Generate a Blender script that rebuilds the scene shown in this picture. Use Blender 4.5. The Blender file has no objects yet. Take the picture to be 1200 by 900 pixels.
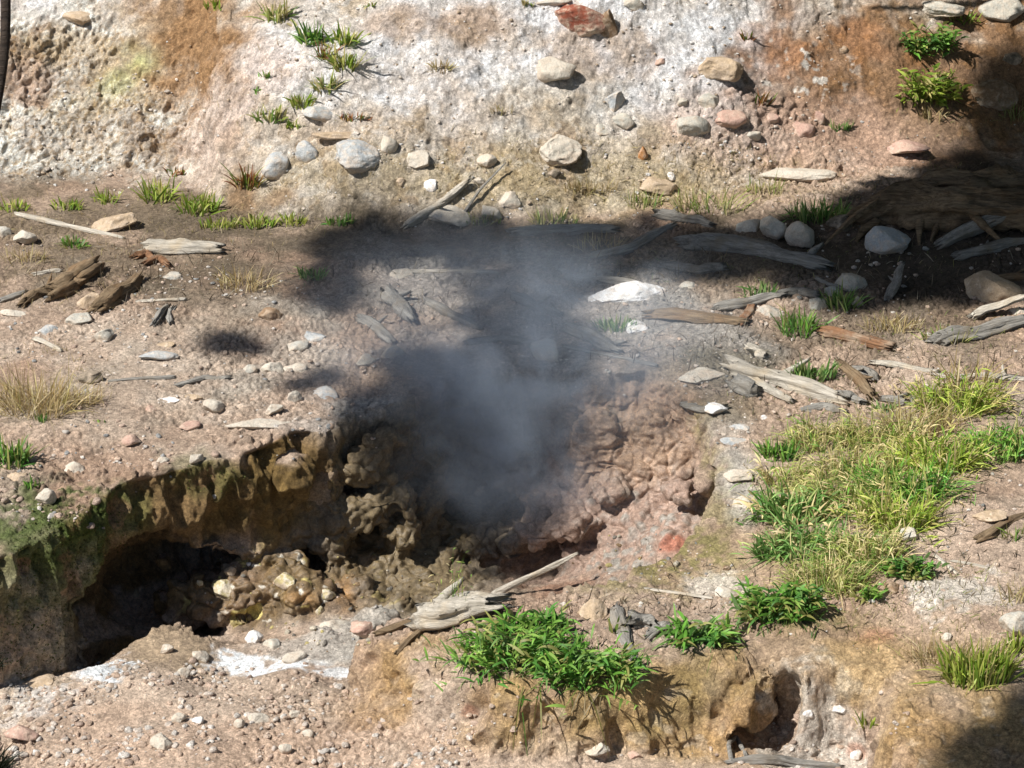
import bpy, math, random
import numpy as np
from mathutils import Vector, Matrix
random.seed(7); rng = np.random.default_rng(7)
scene = bpy.context.scene
COL = scene.collection
R = math.radians

# ------------------------------------------------------------------ camera
PITCH = R(28.0); DIST = 11.0; F = 2750.0
cam_loc = Vector((0, -DIST*math.cos(PITCH), DIST*math.sin(PITCH)))
cd = bpy.data.cameras.new('camera'); cam = bpy.data.objects.new('camera', cd); COL.objects.link(cam)
cam.location = cam_loc; cam.rotation_euler = (math.pi/2-PITCH, 0, 0)
cd.sensor_width = 36; cd.lens = F/1200*36; cd.clip_end = 2000; cd.clip_start = .05
cd.dof.use_dof = False
scene.camera = cam
FW = Vector((0, math.cos(PITCH), -math.sin(PITCH))); UP = Vector((0, math.sin(PITCH), math.cos(PITCH)))
def ray(px, py):
    return (FW + Vector((1,0,0))*((px-600)/F) - UP*((py-450)/F)).normalized()
def unp(px, py, z=0.0):
    d = ray(px, py); t = (z-cam_loc.z)/d.z
    p = cam_loc + d*t
    return (p.x, p.y)

# ------------------------------------------------------------------ numpy noise
def _hash(ix, iy, iz, seed):
    h = (ix.astype(np.int64)*374761393 + iy.astype(np.int64)*668265263 + iz.astype(np.int64)*2147483647 + seed*1274126177) & 0xffffffff
    h = ((h ^ (h >> 13))*1274126177) & 0xffffffff
    h = ((h ^ (h >> 16))*2246822519) & 0xffffffff
    return ((h ^ (h >> 15)) & 0xffffff).astype(np.float32)/np.float32(0xffffff)
def vnoise(P, scale, seed=0):
    Q = P*np.float32(scale); I = np.floor(Q).astype(np.int64); f = (Q-I).astype(np.float32)
    u = f*f*f*(f*(f*6-15)+10)
    out = 0
    for dx in (0,1):
        wx = u[:,0] if dx else 1-u[:,0]
        for dy in (0,1):
            wy = u[:,1] if dy else 1-u[:,1]
            for dz in (0,1):
                wz = u[:,2] if dz else 1-u[:,2]
                out = out + wx*wy*wz*_hash(I[:,0]+dx, I[:,1]+dy, I[:,2]+dz, seed)
    return out*2-1
def fbm(P, scale, octs=3, seed=0, gain=.5):
    s = 0; a = 1; t = 0
    for o in range(octs):
        s = s + a*vnoise(P, scale*2.03**o, seed+o*17); t += a; a *= gain
    return s/t
def worley(P, scale, seed=0, f2=False, wid=False):
    Q = P*np.float32(scale); I = np.floor(Q).astype(np.int64); f = (Q-I).astype(np.float32)
    d1 = np.full(len(P), 9., np.float32); d2 = d1.copy(); ID = np.zeros(len(P), np.float32)
    for dx in (-1,0,1):
        for dy in (-1,0,1):
            for dz in (-1,0,1):
                a, b, c = I[:,0]+dx, I[:,1]+dy, I[:,2]+dz
                d = (dx+_hash(a,b,c,seed)-f[:,0])**2 + (dy+_hash(a,b,c,seed+1)-f[:,1])**2 + (dz+_hash(a,b,c,seed+2)-f[:,2])**2
                m = d < d1
                if wid: ID = np.where(m, _hash(a,b,c,seed+9), ID)
                d2 = np.where(m, d1, np.minimum(d2, d)); d1 = np.where(m, d, d1)
    d1 = np.sqrt(d1); d2 = np.sqrt(d2)
    if wid: return d1, d2, ID
    return (d1, d2) if f2 else d1
def sstep(a, b, x):
    t = np.clip((x-a)/(b-a), 0, 1); return t*t*(3-2*t)
def xyz0(X, Y):
    return np.stack([X.ravel(), Y.ravel(), np.zeros(X.size)], 1).astype(np.float32)

# ------------------------------------------------------------------ terrain fields (all in world x, y)
def polysd(X, Y, poly):
    """signed distance, positive inside"""
    d = np.full(X.shape, 1e9); ins = np.zeros(X.shape, bool); n = len(poly)
    for i in range(n):
        x0, y0 = poly[i]; x1, y1 = poly[(i+1) % n]
        ex, ey = x1-x0, y1-y0
        t = np.clip(((X-x0)*ex+(Y-y0)*ey)/(ex*ex+ey*ey+1e-12), 0, 1)
        d = np.minimum(d, np.hypot(X-x0-t*ex, Y-y0-t*ey))
        c = ((y0 > Y) != (y1 > Y)) & (X < ex*(Y-y0)/((ey if abs(ey) > 1e-9 else 1e-9))+x0)
        ins ^= c
    return np.where(ins, d, -d)
def idw(X, Y, pts, r=.12, p=2.2):
    s = 0; w = 0
    for px, py, z in pts:
        x, y = unp(px, py, z)
        k = 1/((X-x)**2+(Y-y)**2+r*r)**p
        s = s+k*z; w = w+k
    return s/w
RIM = [(-900,700,0),(-300,690,0),(-50,668,0),(30,645,0),(85,605,0),(150,568,0),(215,548,0),(300,522,0),(345,505,0),(385,505,0),
       (405,480,0),(450,472,0),(500,447,0),(560,432,0),(640,432,-.02),(700,442,-.02),(760,438,-.03),(815,462,-.05),(842,510,-.1),
       (848,560,-.13),(846,600,-.17),(830,630,-.2),(790,655,-.22),(725,690,-.22),(660,699,-.2),(600,700,-.2),(540,702,-.22),(490,716,-.3),
       (440,745,-.42),(425,778,-.46),(470,790,-.40),(530,792,-.28),(600,815,-.24),(660,818,-.22),(740,795,-.2),(830,778,-.2),(890,768,-.2),
       (905,778,-.22),(915,800,-.3),(885,850,-.4),(935,852,-.42),(940,806,-.25),(975,790,-.22),(1020,800,-.22),(1045,830,-.2),(1050,870,-.2),
       (1100,960,-.2),(1400,1200,-.2),(1500,2600,-.3),(-900,2600,-.3)]
RIMW = [unp(*p) for p in RIM]
FLOOR = [(-60,850,-.55),(0,835,-.56),(60,840,-.52),(150,800,-.5),(200,745,-.55),(330,800,-.56),(300,850,-.5),(200,890,-.45),(450,840,-.5),(560,870,-.44),
         (700,885,-.44),(850,885,-.45),(1000,860,-.46),(960,890,-.48),(130,740,-.84),(200,700,-.84),(90,770,-.78),(280,730,-.72),(240,680,-.74),
         (340,700,-.66),(300,690,-.68),(400,700,-.68),(470,680,-.7),(430,740,-.62),(540,650,-.76),(600,650,-.80),(640,680,-.80),(300,775,-.62),(400,780,-.6),
         (680,660,-.68),(720,640,-.58),(760,600,-.46),(800,610,-.38),(820,560,-.32),(700,590,-.50),(640,600,-.58),(660,630,-.62),(560,600,-.70),(480,600,-.66),
         (700,480,-.12),(760,480,-.12),(740,530,-.30),(800,500,-.2),(660,530,-.4),(600,520,-.34),(640,560,-.46),(560,560,-.48),(560,480,-.16),(500,520,-.28),(460,520,-.35)]
TOP = [(-100,560,0),(100,500,.02),(300,470,0),(100,400,.02),(600,400,0),(900,400,.02),(1150,400,.06),(560,720,-.2),(640,740,-.17),(740,730,-.17),(830,730,-.17),
       (880,750,-.18),(500,740,-.3),(460,765,-.4),(800,680,-.19),(900,640,-.12),(950,700,-.1),(1050,650,-.04),(1150,600,.0),(1150,720,-.02),(1000,760,-.16),
       (1100,800,-.1),(1180,860,-.12),(860,560,-.1),(880,500,-.05),(600,330,.0),(300,300,.03),(100,300,.05),(600,280,.0),(1000,300,.06),(1150,260,.12),(0,620,.0)]
BANKF = [(-600,203),(-100,203),(120,203),(215,210),(255,245),(350,262),(450,266),(600,262),(720,245),(820,232),(950,222),(1050,205),(1200,180),(1500,165),(2200,150)]
BFX = []; BFY = []
for p in BANKF:
    x, y = unp(p[0], p[1], .03); BFX.append(x); BFY.append(y)
o = np.argsort(BFX); BFX = np.array(BFX)[o]; BFY = np.array(BFY)[o]
def base(X, Y):
    """hillside behind the vent plus long-wave relief"""
    P = xyz0(X, Y)
    wob = (fbm(P, 1.3, 2, 5)*.12).reshape(X.shape)
    d = Y-np.interp(X, BFX, BFY)+wob
    t = np.clip(d, 0, None)
    z = .82*t*(1-np.exp(-t*6)) 
    z = np.where(z > 3.4, 3.4+(z-3.4)*.25, z)
    z = np.minimum(z, 7+(z-7)*.02)
    rel = (fbm(P, 1.6, 3, 9)*.09).reshape(X.shape)*sstep(.05, .5, d)
    return z+rel+(fbm(P, .9, 2, 3)*.02).reshape(X.shape)
def lowmask_fields(X, Y):
    P = xyz0(X, Y)
    w = (fbm(P, 3.0, 3, 21)*.05+fbm(P, 11, 2, 22)*.018).reshape(X.shape)
    sd = polysd(X, Y, RIMW)+w
    T = idw(X, Y, TOP, .25); FL = idw(X, Y, FLOOR, .07, 2.0)
    return sd, T, FL
def height2(X, Y):
    sd, T, FL = lowmask_fields(X, Y)
    rx_, ry_ = unp(700, 790, -.2); lx_, ly_ = unp(190, 560, 0)
    wd = .10+.16*np.exp(-((X-rx_)/.85)**4-((Y-ry_)/.35)**2)+.05*np.exp(-((X-lx_)/.75)**4-((Y-ly_)/.45)**2)
    m = sstep(-.02, wd, sd)
    return T*(1-m)+FL*m, m

# ------------------------------------------------------------------ surface net of the carved ground
VX = .0135
gx = np.arange(-3.12, 3.12, VX); gy = np.arange(-2.95, 3.80, VX); gz = np.arange(-1.12, .24, VX)
X2, Y2 = np.meshgrid(gx, gy, indexing='ij')
H2, M2 = height2(X2, Y2); B2 = base(X2, Y2)
B2 = B2.astype(np.float32)
nx, ny, nz = len(gx), len(gy), len(gz)
# near vertical walls: soften the distance by the gradient
GX, GY = np.gradient(H2, VX)
gm = np.sqrt(1+GX**2+GY**2)
f = ((gz[None,None,:]-H2[:,:,None])/gm[:,:,None]).astype(np.float32)
def carve(p0, p1, r0, r1=None, flat=1.0):
    """remove a tapering capsule (world points), flat = vertical squash"""
    global f
    r1 = r0 if r1 is None else r1; m = max(r0, r1)+.1
    a = np.array(p0); b = np.array(p1)
    ix = np.where((gx > min(a[0],b[0])-m) & (gx < max(a[0],b[0])+m))[0]; iy = np.where((gy > min(a[1],b[1])-m) & (gy < max(a[1],b[1])+m))[0]
    iz = np.where((gz > min(a[2],b[2])-m) & (gz < max(a[2],b[2])+m))[0]
    if len(ix)*len(iy)*len(iz) == 0: return
    sx, sy, sz = slice(ix[0], ix[-1]+1), slice(iy[0], iy[-1]+1), slice(iz[0], iz[-1]+1)
    X, Y, Z = np.meshgrid(gx[sx], gy[sy], gz[sz], indexing='ij')
    S = np.array([1,1,1/flat]); a2 = a*S; b2 = b*S; e = b2-a2
    Q = np.stack([X, Y, Z/flat], -1)-a2
    t = np.clip((Q@e)/(e@e+1e-9), 0, 1)
    d = np.linalg.norm(Q-t[...,None]*e, axis=-1)-(r0+(r1-r0)*t)
    n = fbm(np.stack([X.ravel(),Y.ravel(),Z.ravel()],1).astype(np.float32), 7, 2, 33).reshape(X.shape)*.035
    d = (d+n)*min(1, flat)
    a_ = f[sx,sy,sz]; b_ = (-d).astype(np.float32); k = .02
    h = np.clip(.5+.5*(a_-b_)/k, 0, 1)
    f[sx,sy,sz] = b_*(1-h)+a_*h+k*h*(1-h)
def fill(c, r, flat=1.0, n_=.03):
    """add a lump (world point)"""
    global f
    m = r*max(1,1)+.12; a = np.array(c)
    ix = np.where(abs(gx-a[0]) < m)[0]; iy = np.where(abs(gy-a[1]) < m)[0]; iz = np.where(abs(gz-a[2]) < m)[0]
    sx, sy, sz = slice(ix[0], ix[-1]+1), slice(iy[0], iy[-1]+1), slice(iz[0], iz[-1]+1)
    X, Y, Z = np.meshgrid(gx[sx], gy[sy], gz[sz], indexing='ij')
    d = np.sqrt((X-a[0])**2+(Y-a[1])**2+((Z-a[2])/flat)**2)-r
    d = (d+fbm(np.stack([X.ravel(),Y.ravel(),Z.ravel()],1).astype(np.float32), 9, 2, 51).reshape(X.shape)*n_)*flat
    a_ = f[sx,sy,sz]; b_ = d.astype(np.float32); k = .03
    h = np.clip(.5+.5*(a_-b_)/k, 0, 1)
    f[sx,sy,sz] = b_*h+a_*(1-h)-k*h*(1-h)
def w3(px, py, z, dy=0):
    x, y = unp(px, py, z); return (x, y+dy, z)
# long undercut below the left bank
def rimw(px, py, z, dy=.0):
    x, y = unp(px, py, 0); return (x, y+dy, z)
CV = [(rimw(132,592,-.50,.06),.27),(rimw(160,566,-.53,.02),.27),(rimw(200,553,-.61),.235),(rimw(300,523,-.70),.165),(rimw(358,507,-.70,-.02),.10)]
for (p_, r_), (q_, t_) in zip(CV, CV[1:]): carve(p_, q_, r_, t_)
carve(w3(130,775,-.74,.0), w3(230,715,-.76,.0), .14, .14)
carve(rimw(150,580,-.62,.26), rimw(280,530,-.66,.20), .22, .16)
# crack and dark mouths in the wall below the steam
carve(w3(372,520,-.10,.02), w3(392,600,-.45,.02), .035, .075)
carve(w3(418,520,-.12,.04), w3(400,610,-.5,.04), .05, .09)
carve(w3(470,600,-.60,.08), w3(590,600,-.62,.10), .10, .15, .7)
carve(w3(585,672,-.76,.06), w3(640,668,-.74,.08), .10, .09)
# undercut below the orange flow
carve(w3(670,556,-.40,.08), w3(745,560,-.40,.08), .05, .045, .8)
carve(w3(795,576,-.36,.06), w3(826,560,-.32,.06), .05, .045, .8)
# cleft at the end of the front ridge, small holes
carve(w3(922,786,-.14,.02), w3(906,850,-.36,.05), .085, .12)
carve(w3(885,868,-.42,.05), w3(915,845,-.40,.05), .10, .11)
carve(w3(928,800,-.16,.06), w3(905,852,-.42,.10), .06, .12)
carve(w3(953,822,-.30,.04), w3(950,832,-.34,.04), .04, .03)
carve(w3(232,745,-.60,.04), w3(255,722,-.66,.04), .07, .09)
carve(w3(198,592,-.20,.03), w3(205,592,-.20,.03), .02)
# lumps: shelf of brown mud, knobs on the wall
for px, py, z, r, fl in ((300,690,-.67,.14,.6),(335,688,-.65,.13,.6),(245,690,-.74,.12,.6),(205,700,-.78,.08,.6),(395,715,-.68,.08,.7),(415,690,-.68,.09,.6),
                         (455,668,-.72,.11,.6),(500,680,-.74,.1,.6),(470,712,-.66,.08,.7),(440,728,-.6,.07,.8),(380,745,-.62,.07,.7),(192,657,-.58,.035,1.2),
                         (330,595,-.36,.07,1.3),(255,588,-.3,.05,1.6),(345,560,-.2,.08,1.4),(700,600,-.58,.12,.6),(655,592,-.62,.09,.6),(740,640,-.6,.04,.8),
                         (745,600,-.5,.035,.8),(765,640,-.5,.05,.7),(800,572,-.27,.07,.6),(830,565,-.2,.05,1.2),(790,610,-.45,.06,.5),(690,575,-.5,.05,.8)):
    fill(w3(px, py, z), r, fl)
for px, py, z, r, fl in ((310,672,-.62,.15,.7),(255,705,-.70,.13,.7),(355,690,-.62,.13,.7),(640,585,-.52,.10,.7),(670,610,-.54,.12,.6),(625,620,-.6,.09,.7),(715,572,-.42,.08,.6),(600,632,-.68,.08,.7),(550,640,-.72,.09,.7),(520,655,-.72,.09,.7)): fill(w3(px, py, z), r, fl, .045)
for px, py, z, r, fl in ((428,548,-.26,.10,1.1),(452,590,-.42,.11,1.0),(418,604,-.46,.09,1.1),(470,622,-.56,.10,.8),(446,520,-.16,.08,1.0),(232,702,-.68,.12,.8),(285,684,-.62,.13,.8),(330,668,-.58,.11,.8),(205,715,-.76,.10,.8)): fill(w3(px, py, z), r, fl, .06)
for px, py, z, r, fl in ((640,818,-.33,.15,.9),(720,812,-.32,.17,.9),(790,808,-.32,.17,.9),(845,806,-.31,.15,1.0),(868,820,-.36,.12,1.1)): fill(w3(px, py, z, .05), r, fl, .05)

ins = f < 0
c8 = ins[:-1,:-1,:-1].astype(np.uint8)
for a in (0,1):
    for b in (0,1):
        for c in (0,1):
            if a+b+c: c8 += ins[a:nx-1+a, b:ny-1+b, c:nz-1+c]
act = (c8 > 0) & (c8 < 8)
ci, cj, ck = np.nonzero(act)
vid = np.full(act.shape, -1, np.int32); vid[ci,cj,ck] = np.arange(len(ci))
acc = np.zeros((len(ci), 3), np.float32); cnt = np.zeros(len(ci), np.float32)
corners = [(a,b,c) for a in (0,1) for b in (0,1) for c in (0,1)]
cv = {q: f[ci+q[0], cj+q[1], ck+q[2]] for q in corners}
for q in corners:
    for ax in range(3):
        if q[ax] == 0:
            q2 = list(q); q2[ax] = 1; q2 = tuple(q2)
            v0, v1 = cv[q], cv[q2]
            m = (v0 < 0) != (v1 < 0)
            t = np.where(m, v0/np.where(m, v0-v1, 1), 0)
            p = np.tile(np.array(q, np.float32), (len(ci),1)); p[:,ax] += t
            acc += p*m[:,None]; cnt += m
V = acc/cnt[:,None]+np.stack([ci,cj,ck],1)
V = V*VX+np.array([gx[0],gy[0],gz[0]])
faces = []
def addf(ax):
    sl0 = [slice(None)]*3; sl1 = [slice(None)]*3; sl0[ax] = slice(0,-1); sl1[ax] = slice(1,None)
    s = ins[tuple(sl0)] != ins[tuple(sl1)]
    i, j, k = np.nonzero(s); idx = [i,j,k]
    o1, o2 = [(1,2),(2,0),(0,1)][ax]
    lim = act.shape
    ok = (idx[o1] > 0) & (idx[o2] > 0) & (idx[o1] < lim[o1]) & (idx[o2] < lim[o2])
    idx = [a[ok] for a in idx]
    fl = ins[idx[0], idx[1], idx[2]]
    def g(d1, d2):
        b = [a.copy() for a in idx]; b[o1] = b[o1]-d1; b[o2] = b[o2]-d2; return vid[b[0],b[1],b[2]]
    q = np.stack([g(1,1), g(0,1), g(0,0), g(1,0)], 1)
    q[~fl] = q[~fl][:,::-1]
    faces.append(q)
for ax in range(3): addf(ax)
FQ = np.concatenate(faces)
FQ = FQ[(FQ >= 0).all(1)]
del f, ins, act, vid, c8
def mesh_from(name, V, Fq):
    me = bpy.data.meshes.new(name)
    me.vertices.add(len(V)); me.vertices.foreach_set('co', np.asarray(V, np.float32).ravel())
    k = Fq.shape[1]
    me.loops.add(len(Fq)*k); me.loops.foreach_set('vertex_index', Fq.astype(np.int32).ravel())
    me.polygons.add(len(Fq)); me.polygons.foreach_set('loop_start', np.arange(0, len(Fq)*k, k, dtype=np.int32))
    me.update(calc_edges=True)
    return me
def interp2(A, x, y):
    u = np.clip((x-gx[0])/VX, 0, nx-1.001); v = np.clip((y-gy[0])/VX, 0, ny-1.001)
    i = u.astype(int); j = v.astype(int); a = u-i; b = v-j
    return (A[i,j]*(1-a)*(1-b)+A[i+1,j]*a*(1-b)+A[i,j+1]*(1-a)*b+A[i+1,j+1]*a*b)
# one Catmull-Clark level through a throw-away object
me = mesh_from('tmp', V, FQ); tob = bpy.data.objects.new('tmp', me); COL.objects.link(tob)
md = tob.modifiers.new('s', 'SUBSURF'); md.levels = 1
dg = bpy.context.evaluated_depsgraph_get(); ev = tob.evaluated_get(dg); em = ev.to_mesh()
n = len(em.vertices); V = np.empty(n*3, np.float32); em.vertices.foreach_get('co', V); V = V.reshape(-1,3)
L = np.empty(len(em.loops), np.int32); em.loops.foreach_get('vertex_index', L); FQ = L.reshape(-1,4)
ev.to_mesh_clear(); bpy.data.objects.remove(tob); bpy.data.meshes.remove(me)
Vz_local = V[:,2].copy()
V[:,2] += interp2(B2, V[:,0], V[:,1])
def vnorm(V, FQ):
    a = V[FQ[:,2]]-V[FQ[:,0]]; b = V[FQ[:,3]]-V[FQ[:,1]]; fn = np.cross(a, b)
    N = np.zeros_like(V)
    for k in range(4):
        for c in range(3): N[:,c] += np.bincount(FQ[:,k], fn[:,c], len(V)).astype(np.float32)
    return N/(np.linalg.norm(N, axis=1)[:,None]+1e-12)
N = vnorm(V, FQ)

def blob3(px, py, rx, ry, bvh=None):
    h = hit(px, py)
    if h is None: return None
    p, n, d = h
    s = F/d
    el = max(.3, abs(Vector(n).dot(-ray(px,py))))
    return np.array(p), rx/s, ry/s/el
# first raycast object: the undisplaced sheet
rme = mesh_from('tmp2', V, FQ); rob = bpy.data.objects.new('tmp2', rme); COL.objects.link(rob)
bpy.context.view_layer.update()
def hit(px, py):
    d = ray(px, py); ok, p, n, i = rob.ray_cast(cam_loc, d)
    if not ok: return None
    return p, n, (p-cam_loc).dot(FW)

NC = {}
def mask(blobs, soft=.5, warp=.35, wscale=4, seed=1, disc=None):
    """world-space patches around points on the ground; noise-warped edges"""
    out = np.zeros(len(V), np.float32)
    if (wscale, seed) not in NC: NC[(wscale, seed)] = fbm(V, wscale, 4, seed, .6)
    nz_ = NC[(wscale, seed)]
    for b in blobs:
        q = blob3(*b[:4])
        if q is None: continue
        c, rx, ry = q; st = b[4] if len(b) > 4 else 1
        ri = np.where((abs(V[:,0]-c[0]) < rx*1.8) & (abs(V[:,1]-c[1]) < ry*1.8) & (abs(V[:,2]-c[2]) < max(ry,rx)*1.8))[0]
        d = np.sqrt(((V[ri,0]-c[0])/rx)**2+((V[ri,1]-c[1])**2+(V[ri,2]-c[2])**2)/ry**2)
        out[ri] = np.maximum(out[ri], st*(1-sstep(1-soft, 1+soft, d+nz_[ri]*warp*2)))
    return out
def lin(c): 
    c = np.array(c)/255.; return np.where(c <= .04045, c/12.92, ((c+.055)/1.055)**2.4)

# ---- region masks
low_sd = interp2(polysd(X2, Y2, RIMW), V[:,0], V[:,1])
bank_d = V[:,1]-np.interp(V[:,0], BFX, BFY)
steep = 1-sstep(.45, .8, N[:,2])
bankm = sstep(-.02, .12, bank_d)
pit = mask([(620,560,240,120),(480,640,180,70),(740,600,120,80),(300,690,110,45),(560,480,120,60),(740,490,110,60)], .25, .12)*sstep(-.03, .03, low_sd)
flow = mask([(745,495,100,58),(690,520,60,40)], .3, .1)*sstep(-.03,.03,low_sd)
crust = mask([(110,150,150,60),(60,60,90,60),(230,110,60,40,.8),(170,190,50,14),(30,130,60,60)], .4, .4)
leftledge = mask([(60,255,110,50),(250,250,130,36),(130,310,150,40,.9),(260,300,90,30,.8)], .5, .3)*(1-bankm*.8)
frontgrav = mask([(150,860,260,80),(350,860,260,70),(600,890,200,40),(850,885,150,30,.7)], .3, .2)
ridgeface = mask([(620,830,180,45),(800,830,120,55),(480,780,70,40),(1130,860,110,60),(860,800,60,50)], .4, .2)

# ---- displacement along the normals
crumb = .20+1.25*sstep(-.22,.30,fbm(V,1.5,4,150,.6))
smooth = mask([(965,845,60,60),(800,815,110,40),(640,830,60,30,.6),(190,760,50,22),(960,745,90,22,.8),(820,650,70,22,.8),(330,782,90,10)], .4, .3)
crumb = crumb*(1-.75*smooth)
D = fbm(V, 2.6, 2, 40)*.016
D += fbm(V, 9, 3, 41)*.010*(1-.4*smooth)
w1, w2 = worley(V, 13, 3, True)
D += (.45-w1)*.012*(1-pit)*crumb*(1-.6*bankm)
D += bankm*(-np.abs(fbm(V,5,4,170,.62))*.032+.008)*(1-crust)
cr1, cr2 = worley(V+np.stack([fbm(V,7,3,77),fbm(V,7,3,78),fbm(V,7,3,79)],1)*.09, 23, 6, True)
edge = sstep(0, .22, cr2-cr1)
D += (edge-1)*.010*(1-pit)*crumb*(1-.65*bankm)*(1-.8*steep)
D += fbm(V, 34, 3, 43)*.0052*(1-.6*pit)*(.3+.7*crumb)
D += (np.abs(fbm(V*np.array([1,1,.42],np.float32), 7, 4, 44))*-.15+.035)*steep*(1-.6*smooth)*(1-pit*.6)*(1-bankm*.6)
cw = V+fbm(V,12,2,140)[:,None]*.03
k1, k2, kid = worley(cw, 21, 12, wid=True); k3, k4, kid2 = worley(cw, 48, 18, wid=True)
chunk = sstep(0,.18,k2-k1)
D += crust*((kid-.6)*.034*chunk+(kid2-.5)*.016*sstep(0,.2,k4-k3)+fbm(V,6,3,13)*.04)
clod = mask([(110,570,130,30),(300,515,90,16,.7),(60,620,60,24,.7),(150,700,60,40,.3),(1120,850,100,40,.5),(700,690,200,16,.6),(930,210,120,20,.7),(880,150,90,50,.6),(30,60,60,40,.7)], .4, .4)
clod = clod*(1-.6*steep)
g1, g2, gid = worley(cw, 17, 31, wid=True)
D += clod*((gid-.5)*.035*sstep(0,.2,g2-g1)+(sstep(0,.15,g2-g1)-1)*.012+(kid2-.5)*.012)
D += bankm*(fbm(V,4.5,3,46)*.026+(.5-worley(V,30,14))*.008)
kq = sstep(0,.2,(lambda t: t[1]-t[0])(worley(V+fbm(V,8,2,153)[:,None]*.05, 12, 154, True)))-1
lm1 = worley(V, 9, 20); lm2 = worley(V*np.array([1,1,1.2],np.float32), 17, 24)
D += pit*(1-flow)*((.5-lm1)*.035+(.5-lm2)*.03)
fw = V+np.stack([fbm(V,5,2,60),fbm(V,5,2,61),fbm(V,5,2,62)],1)*.05
D += pit*(kq*.012+fbm(V,26,3,152)*.006)
D += flow*(np.abs(vnoise(fw*np.array([.55,1,1.5],np.float32), 16, 63))*.030+np.abs(vnoise(fw*np.array([.6,1,1.4],np.float32), 34, 64))*.013)
D += frontgrav*((.5-worley(V,34,70))*.005)*crumb
bx = np.minimum(np.minimum(V[:,0]-gx[0], gx[-1]-V[:,0]), np.minimum(V[:,1]-gy[0], gy[-1]-V[:,1]))
V2 = V+N*(D)[:,None].astype(np.float32)

# ---- base colours (what the ground is made of, plus painted shade round the stump)
def mixc(C, c, m, k=1.0):
    return C*(1-(m*k)[:,None])+lin(c)[None,:]*(m*k)[:,None]
n1 = fbm(V, 1.7, 4, 80); n2 = fbm(V, 6, 4, 81); n3 = fbm(V, 22, 3, 82)
C = np.tile(lin((196,168,146)), (len(V),1))
C = mixc(C, (206,184,166), sstep(-.1,.5,n2), .7)
C = mixc(C, (176,140,114), sstep(.0,.5,n1), .6)
C = mixc(C, (152,140,124), sstep(.1,.5,fbm(V,3.3,4,83)), .5)
# bank: beige, white mineral bloom, orange earth
C = mixc(C, (220,206,190), bankm, .85)
pq = fbm(V*np.array([1,1,1],np.float32), 3.4, 5, 160, .62); pr = fbm(V, 5.2, 5, 161, .62)
C = mixc(C, (190,164,128), bankm*sstep(.10,.17,pq), .55)
C = mixc(C, (226,218,210), bankm*sstep(.12,.2,pr), .7)
C = mixc(C, (164,128,84), bankm*sstep(.22,.30,fbm(V,6.5,4,162,.6)), .5)
wn = sstep(-.15,.2, fbm(V, 14, 4, 84, .65)+.25*n1)
white = mask([(840,50,110,65),(560,60,150,60),(620,20,160,40),(470,100,90,50),(730,70,110,60),(930,20,50,20,.6),(360,60,80,60,.6),(300,60,60,50,.5),(700,120,90,25,.5),(60,10,70,30)], .6, .5)
C = mixc(C, (232,222,216), white, .75)
C = mixc(C, (250,248,252), white*(.5+.5*wn))
C = mixc(C, (196,166,120), crust, .55)
cf = np.clip(sstep(.08,.4,kid*.5+kid2*.3+.35*n2+.2)*sstep(0,.14,k2-k1)*(.55+.45*sstep(0,.12,k4-k3)), 0, 1)
C = mixc(C, (244,241,234), crust*cf)
C = mixc(C, (203,176,112), mask([(130,110,60,40,.7),(40,60,40,30,.7),(170,70,40,24,.8)], .5, .6), .55)
C = mixc(C, (188,190,120), mask([(165,72,26,16),(140,92,22,14,.7)], .6, .6), .7)
C = mixc(C, (150,108,66), mask([(100,150,60,24,.5),(40,95,40,20,.7),(15,55,30,26,.9),(180,165,40,24,.7),(30,100,30,20)], .5, .9, 7), .7)
C = mixc(C, (226,196,180), mask([(250,140,60,44,.9),(310,80,50,30,.7),(40,90,40,24,.5)], .5, .4), .7)
C = mixc(C, (172,132,90), mask([(235,40,62,46),(200,10,60,20,.8),(300,15,50,16,.6),(560,30,60,20,.7),(470,25,50,16,.6)], .5, .5))
C = mixc(C, (150,104,56), mask([(1000,80,130,80),(930,110,80,40,.8),(1080,150,90,60,.9),(960,40,70,30,.7),(1180,100,90,90),(700,62,60,26,.4)], .35, .5), .85)
C = mixc(C, (186,120,62), mask([(940,60,50,30,.7),(1000,45,60,16,.6),(1090,70,40,30,.5)], .6, .8, 6), .6)
C = mixc(C, (236,230,222), mask([(930,80,70,40,.9)], .5, .3)*sstep(.28,.42,fbm(V,18,3,90)), .9)
C = mixc(C, (206,170,148), mask([(960,165,140,45,.9),(850,160,80,50,.7)], .5, .5), .8)
C = mixc(C, (186,164,118), mask([(560,215,190,36,.8),(730,210,160,34,.8),(650,120,70,30,.5),(330,215,80,30,.6)], .6, .7), .7)
C = mixc(C, (150,110,66), mask([(285,225,22,26),(330,232,34,16,.8)], .5, .5), .8)
# dark soil ledges; the last patch is painted shade
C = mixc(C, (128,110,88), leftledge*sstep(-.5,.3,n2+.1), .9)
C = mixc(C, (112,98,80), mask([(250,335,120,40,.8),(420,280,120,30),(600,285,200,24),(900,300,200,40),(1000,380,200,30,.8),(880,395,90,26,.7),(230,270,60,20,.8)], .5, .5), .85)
C = mixc(C, (178,174,170), mask([(520,330,150,40,.9),(700,370,130,50,.9),(820,400,80,30,.8),(350,430,80,50,.5),(360,500,70,14,.7),(600,400,140,40,.8),(430,480,60,26)], .5, .5), .7)
C = mixc(C, (212,198,180), mask([(200,430,180,80,.5)], .5, .8), .5)
C = mixc(C, (72,64,54), mask([(1090,285,150,70),(1180,240,70,60),(960,310,70,30,.6)], .4, .5), .85)  # deep shade round the stump painted into the ground colour
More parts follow.
